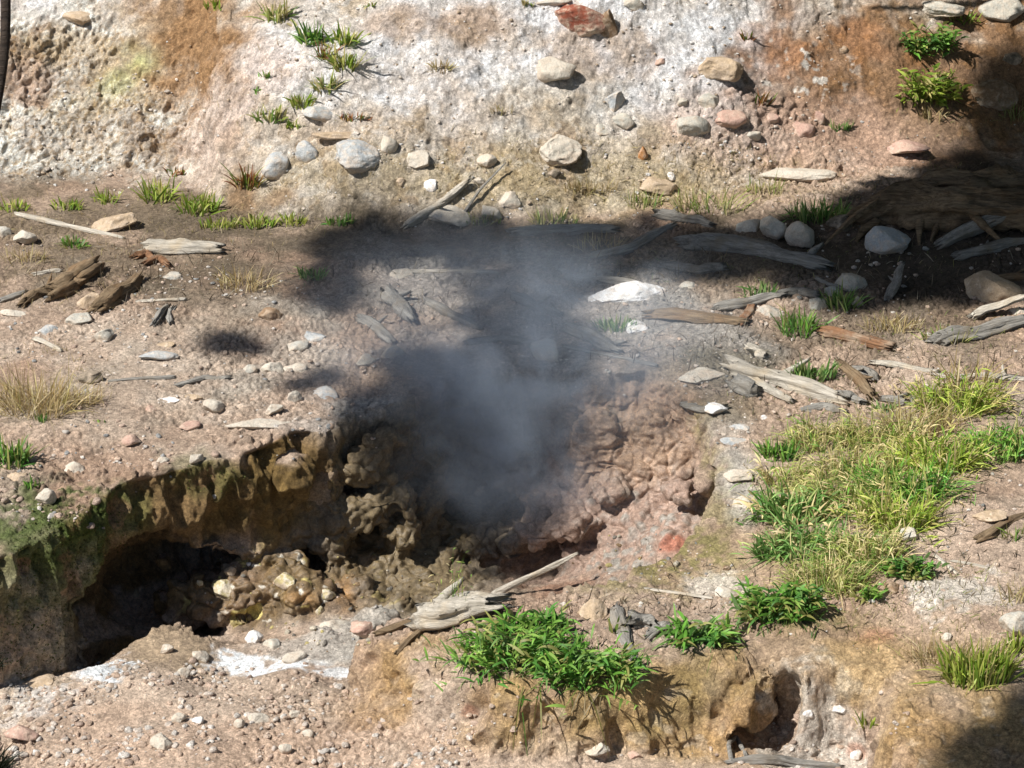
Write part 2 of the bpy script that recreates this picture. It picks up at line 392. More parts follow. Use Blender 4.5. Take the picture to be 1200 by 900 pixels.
# hole
C = mixc(C, (116,102,84), pit, .95)
C = mixc(C, (128,100,72), mask([(300,690,120,40),(380,680,60,40)], .4, .4)*pit, .9)
C = mixc(C, (104,84,44), mask([(330,690,50,30),(250,690,50,24),(330,600,40,40)], .5, .6), .6)
C = mixc(C, (166,136,120), mask([(760,610,120,80),(680,600,90,50),(640,660,80,30,.6)], .4, .4)*sstep(-.03,.03,low_sd), .85)
C = mixc(C, (150,146,138), mask([(745,650,70,24),(740,595,20,16),(790,625,40,20,.6),(770,560,60,16,.5)], .6, .6, 9)*sstep(-.03,.03,low_sd)*sstep(.0,.3,.5-lm2+.1), .8)
C = mixc(C, (162,132,108), flow*sstep(-.6,.3,n2+.2), .95)
C = mixc(C, (196,160,130), flow*sstep(.1,.5,np.abs(vnoise(fw, 22, 65))), .6)
C = mixc(C, (176,96,66), mask([(790,638,20,8),(325,523,9,7)], .5, .6), .7)
C = mixc(C, (150,100,70), mask([(665,688,55,12,.8),(620,690,30,10,.6)], .5, .7), .7)
C = mixc(C, (178,128,64), mask([(430,640,24,10,.8),(350,700,26,10,.7),(405,700,14,14)], .5, .7), .7)
C = mixc(C, (226,206,120), pit*sstep(.42,.52,fbm(V,13,3,92)+.15*steep)*mask([(330,690,150,50)], .3, .2), .85)
C = mixc(C, (222,214,200), pit*sstep(.40,.5,fbm(V,19,3,93))*mask([(380,690,140,60)], .3, .2), .9)
C = mixc(C, (112,94,62), mask([(470,560,110,60),(430,540,60,50)], .4, .4)*sstep(-.03,.03,low_sd), .8)
# left bank wall: brown, mossy
wall = mask([(230,590,160,55),(60,700,90,90),(330,560,60,70),(130,640,80,60)], .3, .2)*steep
C = mixc(C, (142,112,68), wall, .95)
C = mixc(C, (118,94,42), mask([(330,580,50,60),(270,610,60,30)], .5, .5)*steep, .7)
C = mixc(C, (84,104,40), mask([(60,650,90,70),(30,720,60,90),(90,620,70,40),(40,740,50,60),(240,560,60,24,.5),(140,610,40,30,.7)], .5, .5)*sstep(-.4,.0,fbm(V,11,3,95)), .92)
# foreground
C = mixc(C, (220,194,172), frontgrav, .85)
C = mixc(C, (206,168,140), mask([(250,880,260,30,.8),(120,840,80,20,.7)], .5, .5), .6)
C = mixc(C, (170,146,116), mask([(190,755,60,30)], .5, .4), .8)
C = mixc(C, (240,244,250), sstep(-.5,-.1,n3+.5*n2)*mask([(320,782,80,9),(262,766,20,8),(125,782,34,12),(395,786,40,7,.8),(40,820,50,22,.4)], .35, .5, 12), .95)
C = mixc(C, (206,200,192), mask([(400,745,60,26),(350,760,50,20,.8),(440,720,20,16,.8)], .5, .6), .7)
C = mixc(C, (190,154,96), ridgeface*sstep(-.7,.2,n2), .85)
C = mixc(C, (214,190,160), ridgeface*sstep(.30,.45,fbm(V,16,3,97)), .7)
C = mixc(C, (150,130,66), mask([(850,800,50,34,.8),(700,820,60,24,.5),(780,840,50,16,.6),(1000,800,50,24,.4)], .5, .8, 7), .6)
C = mixc(C, (182,138,84), mask([(430,800,60,26,.7),(1020,770,70,24,.6),(870,850,40,30,.7),(1090,860,40,30,.6)], .5, .6), .6)
C = mixc(C, (190,160,122), mask([(830,660,100,40),(960,760,90,40,.8),(1090,770,90,50,.7)], .5, .5), .6)
C = mixc(C, (140,134,70), mask([(800,650,70,26),(740,690,50,16,.8),(960,730,60,12,.6),(845,590,16,50,.7)], .5, .6, 7)*sstep(-.4,.3,n3+.1), .75)
C = mixc(C, (214,186,164), mask([(1130,630,110,70,.8),(1120,700,90,30,.8),(740,700,60,14,.7),(930,690,70,20,.6)], .5, .6), .7)
C = mixc(C, (232,226,216), mask([(1120,690,50,18,.8),(960,850,50,34,.7),(1000,880,50,20,.6),(840,690,40,12,.7)], .5, .9, 9), .8)
C = mixc(C, (188,112,74), mask([(1025,745,24,8,.7),(545,830,10,8),(1005,880,10,8)], .5, .8), .5)
C = mixc(C, (206,172,110), mask([(1010,770,40,24,.8)], .6, .8), .5)
C = mixc(C, (206,202,194), mask([(866,560,22,50,.9),(850,500,24,20,.5)], .5, .4), .8)
C = mixc(C, (182,146,100), mask([(110,60,60,30,.8),(120,170,60,20,.5),(440,90,70,20,.5),(540,120,120,24,.6),(500,150,160,20,.5),(690,60,50,30,.6),(560,50,60,20,.6)], .6, 1.0, 8), .6)
C = mixc(C, (110,98,60), mask([(830,430,60,20,.8),(850,475,40,14,.8)], .5, .5), .6)
C *= (1+.20*n3+.12*n2)[:,None]
C *= (1-.22*(1-edge)*(1-pit))[:,None]
lum = C@np.array([.3,.55,.15]); C = lum[:,None]*.10+C*.90; C *= np.array([.97,.98,.955])
C = np.clip(C*.98, .01, .9)
wet = np.clip(pit*.95+mask([(320,782,80,9,.6),(262,766,20,8,.6)], .35, .5, 12)+mask([(190,755,50,20,.3)], .5, .5), 0, 1)
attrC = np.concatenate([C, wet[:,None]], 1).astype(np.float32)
N2 = vnorm(V2, FQ)

# ------------------------------------------------------------------ materials
def nt(name):
    m = bpy.data.materials.new(name); m.use_nodes = True; t = m.node_tree; t.nodes.clear()
    o = t.nodes.new('ShaderNodeOutputMaterial'); return m, t, o
def nd(t, typ, **kw):
    n = t.nodes.new(typ)
    for k, v in kw.items():
        if k in n.inputs.keys(): n.inputs[k].default_value = v
        else: setattr(n, k, v)
    return n
def lk(t, a, b): t.links.new(a, b)
def noise(t, co, sc, det=4, rough=.6):
    n = nd(t, 'ShaderNodeTexNoise'); n.inputs['Scale'].default_value = sc; n.inputs['Detail'].default_value = det; n.inputs['Roughness'].default_value = rough
    lk(t, co, n.inputs['Vector']); return n.outputs['Fac']
def mapr(t, v, a, b, c, d):
    n = nd(t, 'ShaderNodeMapRange'); lk(t, v, n.inputs['Value'])
    for i, x in zip(('From Min','From Max','To Min','To Max'), (a,b,c,d)): n.inputs[i].default_value = x
    return n.outputs['Result']
def mul_col(t, col, fac):
    n = nd(t, 'ShaderNodeVectorMath', operation='SCALE'); lk(t, col, n.inputs[0]); lk(t, fac, n.inputs['Scale']); return n.outputs[0]
def ground_material():
    m, t, o = nt('ground_earth')
    g = nd(t, 'ShaderNodeNewGeometry'); p = g.outputs['Position']
    a = nd(t, 'ShaderNodeAttribute', attribute_name='earth')
    n1 = noise(t, p, 70, 6, .7); n2 = noise(t, p, 260, 3, .6); n3 = noise(t, p, 9, 6, .65)
    v = nd(t, 'ShaderNodeTexVoronoi', feature='DISTANCE_TO_EDGE'); v.inputs['Scale'].default_value = 42
    wv = nd(t, 'ShaderNodeVectorMath', operation='ADD'); nn = nd(t, 'ShaderNodeTexNoise'); nn.inputs['Scale'].default_value = 20; lk(t, p, nn.inputs['Vector'])
    sc = nd(t, 'ShaderNodeVectorMath', operation='SCALE'); sc.inputs['Scale'].default_value = .05; lk(t, nn.outputs['Color'], sc.inputs[0])
    lk(t, p, wv.inputs[0]); lk(t, sc.outputs[0], wv.inputs[1]); lk(t, wv.outputs[0], v.inputs['Vector'])
    v2 = nd(t, 'ShaderNodeTexVoronoi'); v2.inputs['Scale'].default_value = 85; lk(t, wv.outputs[0], v2.inputs['Vector'])
    sepc = nd(t, 'ShaderNodeSeparateColor'); lk(t, v2.outputs['Color'], sepc.inputs[0])
    f1 = mapr(t, n1, .3, .7, .72, 1.22); f2 = mapr(t, n3, .3, .7, .86, 1.12); f3 = mapr(t, sepc.outputs[0], 0, 1, .86, 1.12)
    n4 = noise(t, wv.outputs[0], 120, 5, .7); n5 = noise(t, p, 34, 6, .72)
    f4 = mapr(t, n4, .46, .54, .80, 1.10); f5 = mapr(t, n5, .44, .54, .84, 1.08)
    c = mul_col(t, mul_col(t, mul_col(t, mul_col(t, mul_col(t, a.outputs['Color'], f1), f2), f3), f4), f5)
    b = nd(t, 'ShaderNodeBsdfPrincipled'); lk(t, c, b.inputs['Base Color'])
    wn = nd(t, 'ShaderNodeMath', operation='MULTIPLY'); lk(t, a.outputs['Alpha'], wn.inputs[0]); lk(t, mapr(t, n3, .35, .6, .2, 1), wn.inputs[1])
    lk(t, mapr(t, wn.outputs[0], 0, 1, .95, .38), b.inputs['Roughness'])
    lk(t, mapr(t, wn.outputs[0], 0, 1, .25, .6), b.inputs['Specular IOR Level'])
    h1 = nd(t, 'ShaderNodeMath', operation='MULTIPLY_ADD'); lk(t, n1, h1.inputs[0]); h1.inputs[1].default_value = .010; 
    hv = mapr(t, v.outputs['Distance'], 0, .12, -.0012, 0); lk(t, hv, h1.inputs[2])
    h3 = nd(t, 'ShaderNodeMath', operation='MULTIPLY_ADD'); lk(t, mapr(t, n4, .44, .56, 0, 1), h3.inputs[0]); h3.inputs[1].default_value = .0022; lk(t, h1.outputs[0], h3.inputs[2])
    h2 = nd(t, 'ShaderNodeMath', operation='MULTIPLY_ADD'); lk(t, n2, h2.inputs[0]); h2.inputs[1].default_value = .004; lk(t, h3.outputs[0], h2.inputs[2])
    bm = nd(t, 'ShaderNodeBump'); bm.inputs['Strength'].default_value = 1; bm.inputs['Distance'].default_value = 1; lk(t, h2.outputs[0], bm.inputs['Height'])
    drym = mapr(t, a.outputs['Alpha'], 0, 1, .9, .35); lk(t, drym, bm.inputs['Strength'])
    lk(t, bm.outputs[0], b.inputs['Normal']); lk(t, b.outputs[0], o.inputs[0]); return m
GM = ground_material()
def stone_material(name, c1, c2, c3=None, patch=.62, rough=.9):
    m, t, o = nt(name)
    tc = nd(t, 'ShaderNodeTexCoord'); g = nd(t, 'ShaderNodeNewGeometry'); p = g.outputs['Position']
    n1 = noise(t, p, 14, 6, .65); n2 = noise(t, p, 120, 4, .7); n3 = noise(t, p, 34, 4, .6)
    mx = nd(t, 'ShaderNodeMix', data_type='RGBA'); lk(t, mapr(t, n1, .35, .65, 0, 1), mx.inputs[0]); mx.inputs[6].default_value = (*lin(c1)*1.0,1); mx.inputs[7].default_value = (*lin(c2)*1.0,1)
    out = mx.outputs[2]
    if c3:
        m3 = nd(t, 'ShaderNodeMix', data_type='RGBA'); lk(t, mapr(t, n3, patch, patch+.08, 0, 1), m3.inputs[0]); lk(t, out, m3.inputs[6]); m3.inputs[7].default_value = (*lin(c3)*1.0,1); out = m3.outputs[2]
    da = nd(t, 'ShaderNodeAttribute', attribute_name='dust'); dm = nd(t, 'ShaderNodeMix', data_type='RGBA'); dv = nd(t, 'ShaderNodeMath', operation='ADD'); lk(t, da.outputs['Fac'], dv.inputs[0]); lk(t, mapr(t, n3, .35, .65, -.35, .35), dv.inputs[1]); dv.use_clamp = True
    lk(t, dv.outputs[0], dm.inputs[0]); lk(t, out, dm.inputs[6]); dm.inputs[7].default_value = (*lin((190,172,152)),1); out = dm.outputs[2]
    b = nd(t, 'ShaderNodeBsdfPrincipled', Roughness=rough); lk(t, mul_col(t, out, mapr(t, n2, .3, .7, .75, 1.2)), b.inputs['Base Color']); b.inputs['Specular IOR Level'].default_value = .3
    h = nd(t, 'ShaderNodeMath', operation='MULTIPLY_ADD'); lk(t, n2, h.inputs[0]); h.inputs[1].default_value = .004; hh = nd(t, 'ShaderNodeMath', operation='MULTIPLY'); lk(t, n3, hh.inputs[0]); hh.inputs[1].default_value = .012; lk(t, hh.outputs[0], h.inputs[2])
    bm = nd(t, 'ShaderNodeBump'); bm.inputs['Distance'].default_value = 1; bm.inputs['Strength'].default_value = .8; lk(t, h.outputs[0], bm.inputs['Height']); lk(t, bm.outputs[0], b.inputs['Normal'])
    lk(t, b.outputs[0], o.inputs[0]); return m
SM = {
 'grey': stone_material('grey_stone', (164,162,154), (188,182,168), (148,142,130)),
 'blue': stone_material('blue_grey_stone', (156,162,166), (184,184,180), (206,200,192), .58),
 'pale': stone_material('pale_stone', (198,190,176), (180,172,158), (216,208,196), .6),
 'tan': stone_material('tan_stone', (186,164,136), (160,140,116), (206,186,160), .6),
 'pink': stone_material('pink_stone', (190,158,142), (168,136,122), (206,182,170), .62),
 'red': stone_material('red_stone', (140,78,58), (128,72,56), (190,162,138), .60),
 'orange': stone_material('orange_stone', (186,130,74), (160,110,66)),
 'white': stone_material('white_stone', (232,232,232), (214,212,208)),
 'brown': stone_material('brown_stone', (140,114,88), (118,98,76), (160,136,108)),
 'yellow': stone_material('sulphur_stone', (168,158,134), (178,164,112), (206,198,176), .50, .6),
 'dark': stone_material('dark_stone', (96,88,76), (118,108,92), (134,124,108)),
}
def wood_material(name, c1, c2, c3):
    m, t, o = nt(name)
    tc = nd(t, 'ShaderNodeTexCoord'); mp = nd(t, 'ShaderNodeMapping'); mp.inputs['Scale'].default_value = (1, 14, 14); lk(t, tc.outputs['Object'], mp.inputs[0])
    n1 = noise(t, mp.outputs[0], 5, 6, .7); n2 = noise(t, mp.outputs[0], 18, 4, .7); n3 = noise(t, tc.outputs['Object'], 9, 4, .6)
    r = nd(t, 'ShaderNodeValToRGB'); r.color_ramp.elements[0].position = .32; r.color_ramp.elements[0].color = (*lin(c1)*.95,1); r.color_ramp.elements[1].position = .62; r.color_ramp.elements[1].color = (*lin(c2)*1.0,1); lk(t, n1, r.inputs[0])
    mx = nd(t, 'ShaderNodeMix', data_type='RGBA'); lk(t, mapr(t, n3, .5, .75, 0, .8), mx.inputs[0]); lk(t, r.outputs[0], mx.inputs[6]); mx.inputs[7].default_value = (*lin(c3)*1.0,1)
    b = nd(t, 'ShaderNodeBsdfPrincipled', Roughness=.9); lk(t, mul_col(t, mx.outputs[2], mapr(t, n2, .3, .7, .75, 1.2)), b.inputs['Base Color']); b.inputs['Specular IOR Level'].default_value = .25
    h = nd(t, 'ShaderNodeMath', operation='MULTIPLY_ADD'); lk(t, n1, h.inputs[0]); h.inputs[1].default_value = .014; h3 = nd(t, 'ShaderNodeMath', operation='MULTIPLY'); lk(t, n2, h3.inputs[0]); h3.inputs[1].default_value = .004; lk(t, h3.outputs[0], h.inputs[2])
    bm = nd(t, 'ShaderNodeBump'); bm.inputs['Distance'].default_value = 1; bm.inputs['Strength'].default_value = 1; lk(t, h.outputs[0], bm.inputs['Height']); lk(t, bm.outputs[0], b.inputs['Normal'])
    lk(t, b.outputs[0], o.inputs[0]); return m
WM = {'pale': wood_material('bleached_wood', (150,142,128), (206,198,184), (186,168,140)),
      'grey': wood_material('grey_wood', (108,104,98), (164,160,152), (134,122,104)),
      'brown': wood_material('brown_wood', (88,72,54), (148,128,102), (124,98,70)),
      'orange': wood_material('rotten_orange_wood', (96,68,50), (150,112,82), (176,160,140)),
      'dark': wood_material('dark_wood', (40,34,30), (70,60,52), (60,50,40))}
def leaf_material():
    m, t, o = nt('grass_blades')
    a = nd(t, 'ShaderNodeAttribute', attribute_name='leaf')
    b = nd(t, 'ShaderNodeBsdfPrincipled', Roughness=.5); b.inputs['Specular IOR Level'].default_value = .35
    lk(t, a.outputs['Color'], b.inputs['Base Color'])
    tr = nd(t, 'ShaderNodeBsdfTranslucent'); lk(t, a.outputs['Color'], tr.inputs[0])
    mx = nd(t, 'ShaderNodeMixShader'); mx.inputs[0].default_value = .4; lk(t, b.outputs[0], mx.inputs[1]); lk(t, tr.outputs[0], mx.inputs[2]); lk(t, mx.outputs[0], o.inputs[0]); return m
LM = leaf_material()

# ------------------------------------------------------------------ tagging
def tag(o, label=None, cat=None, group=None, kind=None):
    if label: o['label'] = label
    if cat: o['category'] = cat
    if group: o['group'] = group
    if kind: o['kind'] = kind
    return o
def obj(name, me, mat=None, parent=None, loc=None):
    o = bpy.data.objects.new(name, me); COL.objects.link(o)
    if mat and not me.materials: me.materials.append(mat)
    if parent: o.parent = parent
    if loc is not None: o.location = loc
    return o
# ground split in three structures, one shared set of normals
fc = V2[FQ].mean(1)
fb = bank_d[FQ[:,0]] > .0
fp = (pit[FQ[:,0]] > .5) & ~fb
def part_mesh(name, sel, label, cat):
    q = FQ[sel]; u, inv = np.unique(q.ravel(), return_inverse=True)
    me = mesh_from(name, V2[u], inv.reshape(-1,4))
    me.polygons.foreach_set('use_smooth', np.ones(len(q), bool))
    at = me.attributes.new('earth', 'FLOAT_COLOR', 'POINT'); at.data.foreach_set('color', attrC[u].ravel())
    me.normals_split_custom_set_from_vertices(N2[u])
    o = obj(name, me, GM); return tag(o, label, cat, kind='structure')
# outer sheet, continuing the same height functions to the horizon
def outer():
    xs = np.concatenate([-np.geomspace(60, 3.4, 40), np.arange(-3.3, 3.31, .06), np.geomspace(3.4, 60, 40)])
    ys = np.concatenate([-np.geomspace(60, 3.2, 36), np.arange(-3.1, 3.95, .06), np.geomspace(4.05, 60, 40)])
    X, Y = np.meshgrid(xs, ys, indexing='ij')
    H, _ = height2(X, Y); B = base(X, Y); Z = H+B
    P = xyz0(X, Y)
    Z = Z+fbm(P, 1.5, 4, 300).reshape(X.shape)*.03
    ins_ = (X > gx[0]+.08) & (X < gx[-1]-.08) & (Y > gy[0]+.08) & (Y < gy[-1]-.08)
    near = np.minimum(np.minimum(X-gx[0], gx[-1]-X), np.minimum(Y-gy[0], gy[-1]-Y))
    Z = Z-.02*sstep(-.1, .0, near)
    I = np.arange(X.size).reshape(X.shape)
    q = np.stack([I[:-1,:-1], I[1:,:-1], I[1:,1:], I[:-1,1:]], -1)
    keep = ~(ins_[:-1,:-1] & ins_[1:,1:] & ins_[1:,:-1] & ins_[:-1,1:])
    q = q[keep]
    Vo = np.stack([X.ravel(), Y.ravel(), Z.ravel()], 1).astype(np.float32)
    c = lin((176,156,132))[None,:]*(1+.2*fbm(Vo, 1.2, 5, 301))[:,None]
    bk = sstep(-.02,.15, Vo[:,1]-np.interp(Vo[:,0], BFX, BFY))
    c = c*(1-bk[:,None]*.85)+lin((220,206,190))[None,:]*bk[:,None]*.85
    pt = (bk*sstep(.05,.2,fbm(Vo, 2.6, 5, 303)))[:,None]; c = c*(1-pt*.7)+lin((178,142,100))[None,:]*pt*.7
    wt = (bk*sstep(.0,.2,fbm(Vo, 1.9, 5, 304)))[:,None]; c = c*(1-wt*.7)+lin((244,240,240))[None,:]*wt*.7
    g = (sstep(0,.5,fbm(Vo, .5, 4, 302))*sstep(5.5, 9, np.hypot(Vo[:,0], Vo[:,1])))[:,None]
    c = c*(1-g*.7)+lin((110,112,66))[None,:]*g*.7
    u, inv = np.unique(q.ravel(), return_inverse=True)
    me = mesh_from('surrounding_ground', Vo[u], inv.reshape(-1,4)); me.polygons.foreach_set('use_smooth', np.ones(len(q), bool))
    at = me.attributes.new('earth', 'FLOAT_COLOR', 'POINT'); at.data.foreach_set('color', np.concatenate([c, np.zeros((len(c),1))],1)[u].astype(np.float32).ravel())
    tag(obj('surrounding_ground', me, GM), 'dry open ground and slope around the steaming hole', 'ground', kind='structure')
# second raycast object: the displaced sheet
bpy.data.objects.remove(rob); bpy.data.meshes.remove(rme)
rme = mesh_from('tmp3', V2, FQ); rob = bpy.data.objects.new('tmp3', rme); COL.objects.link(rob); bpy.context.view_layer.update()
def down(x, y):
    ok, p, n, i = rob.ray_cast(Vector((x, y, 6)), Vector((0,0,-1)))
    return (p.z if ok else 0.0), (n if ok else Vector((0,0,1)))

# ------------------------------------------------------------------ stones
import bmesh
def ico(sub):
    bm = bmesh.new(); bmesh.ops.create_icosphere(bm, subdivisions=sub, radius=1)
    v = np.array([p.co[:] for p in bm.verts], np.float32); fcs = np.array([[q.index for q in f_.verts] for f_ in bm.faces]); bm.free(); return v, fcs
ICO = {k: ico(k) for k in (1,2,3,4,5)}
def rock_shape(v, seed, ang=.6, rough=.07):
    ang = min(1.1, ang+.35)
    r = np.random.default_rng(seed); p = v.copy()
    for k in range(int(5+9*ang)):
        n = r.normal(size=3); n /= np.linalg.norm(n); d = r.uniform(.5, .88)*(1 if ang > .3 else 1.08)
        s = p@n-d; p -= np.clip(s, 0, None)[:,None]*n[None,:]*(.92 if ang > .3 else .7)
    p += (v*(fbm(v+seed*3.1, 1.3, 2, seed)*.10)[:,None])
    p += v*(fbm(v+seed, 4, 3, seed+5)*rough)[:,None]
    m = np.abs(p).max(0); return p/m
def rock(px, py, w, h, mat, label, ang=.55, sink=.28, yaw=None, cat='rock', name='rock', group=None, tilt=0, seed=None):
    q = hit(px, py+h*.28)
    if q is None: print('rock miss', px, py); return
    p, n, d = q; s = F/d; seed = seed if seed is not None else int(px*7+py*13)
    a = w/2/s*1.04; hh = h/2/s*1.04
    b = min(.78*a, .75*hh/math.sin(PITCH)); c = math.sqrt(max(hh*hh-(b*math.sin(PITCH))**2, (.25*hh)**2))/math.cos(PITCH)
    v, fcs = ICO[5 if w > 55 else 4]
    S = rock_shape(v, seed, ang)
    S = S*np.array([a, b, c], np.float32)
    dust = (.62+.6*sstep(.15,-.55,S[:,2]/c)+.6*fbm(S/max(a,.02),1.6,3,seed)-.45)
    rz = yaw if yaw is not None else random.uniform(-.35, .35)
    me = mesh_from(name, S, fcs); me.polygons.foreach_set('use_smooth', np.ones(len(fcs), bool))
    da = me.attributes.new('dust', 'FLOAT', 'POINT'); da.data.foreach_set('value', np.clip(dust,0,1).astype(np.float32))
    o = obj(name, me, SM[mat])
    o.location = p+Vector((0,0,1))*(.28*h/s/math.cos(PITCH))-Vector((0,0,1))*(c*.16)
    if n.z < .93:
        q0 = hit(px, py); o.location = q0[0]-q0[1]*((.12 if w > 52 else .28)*min(a,b,c))
    o.rotation_euler = (random.uniform(-.12,.12), random.uniform(-.15,.15), rz)
    g = group or ('stones lying on the pale slope' if py < 235 else 'stones around the steaming hole')
    return tag(o, label, cat, g)
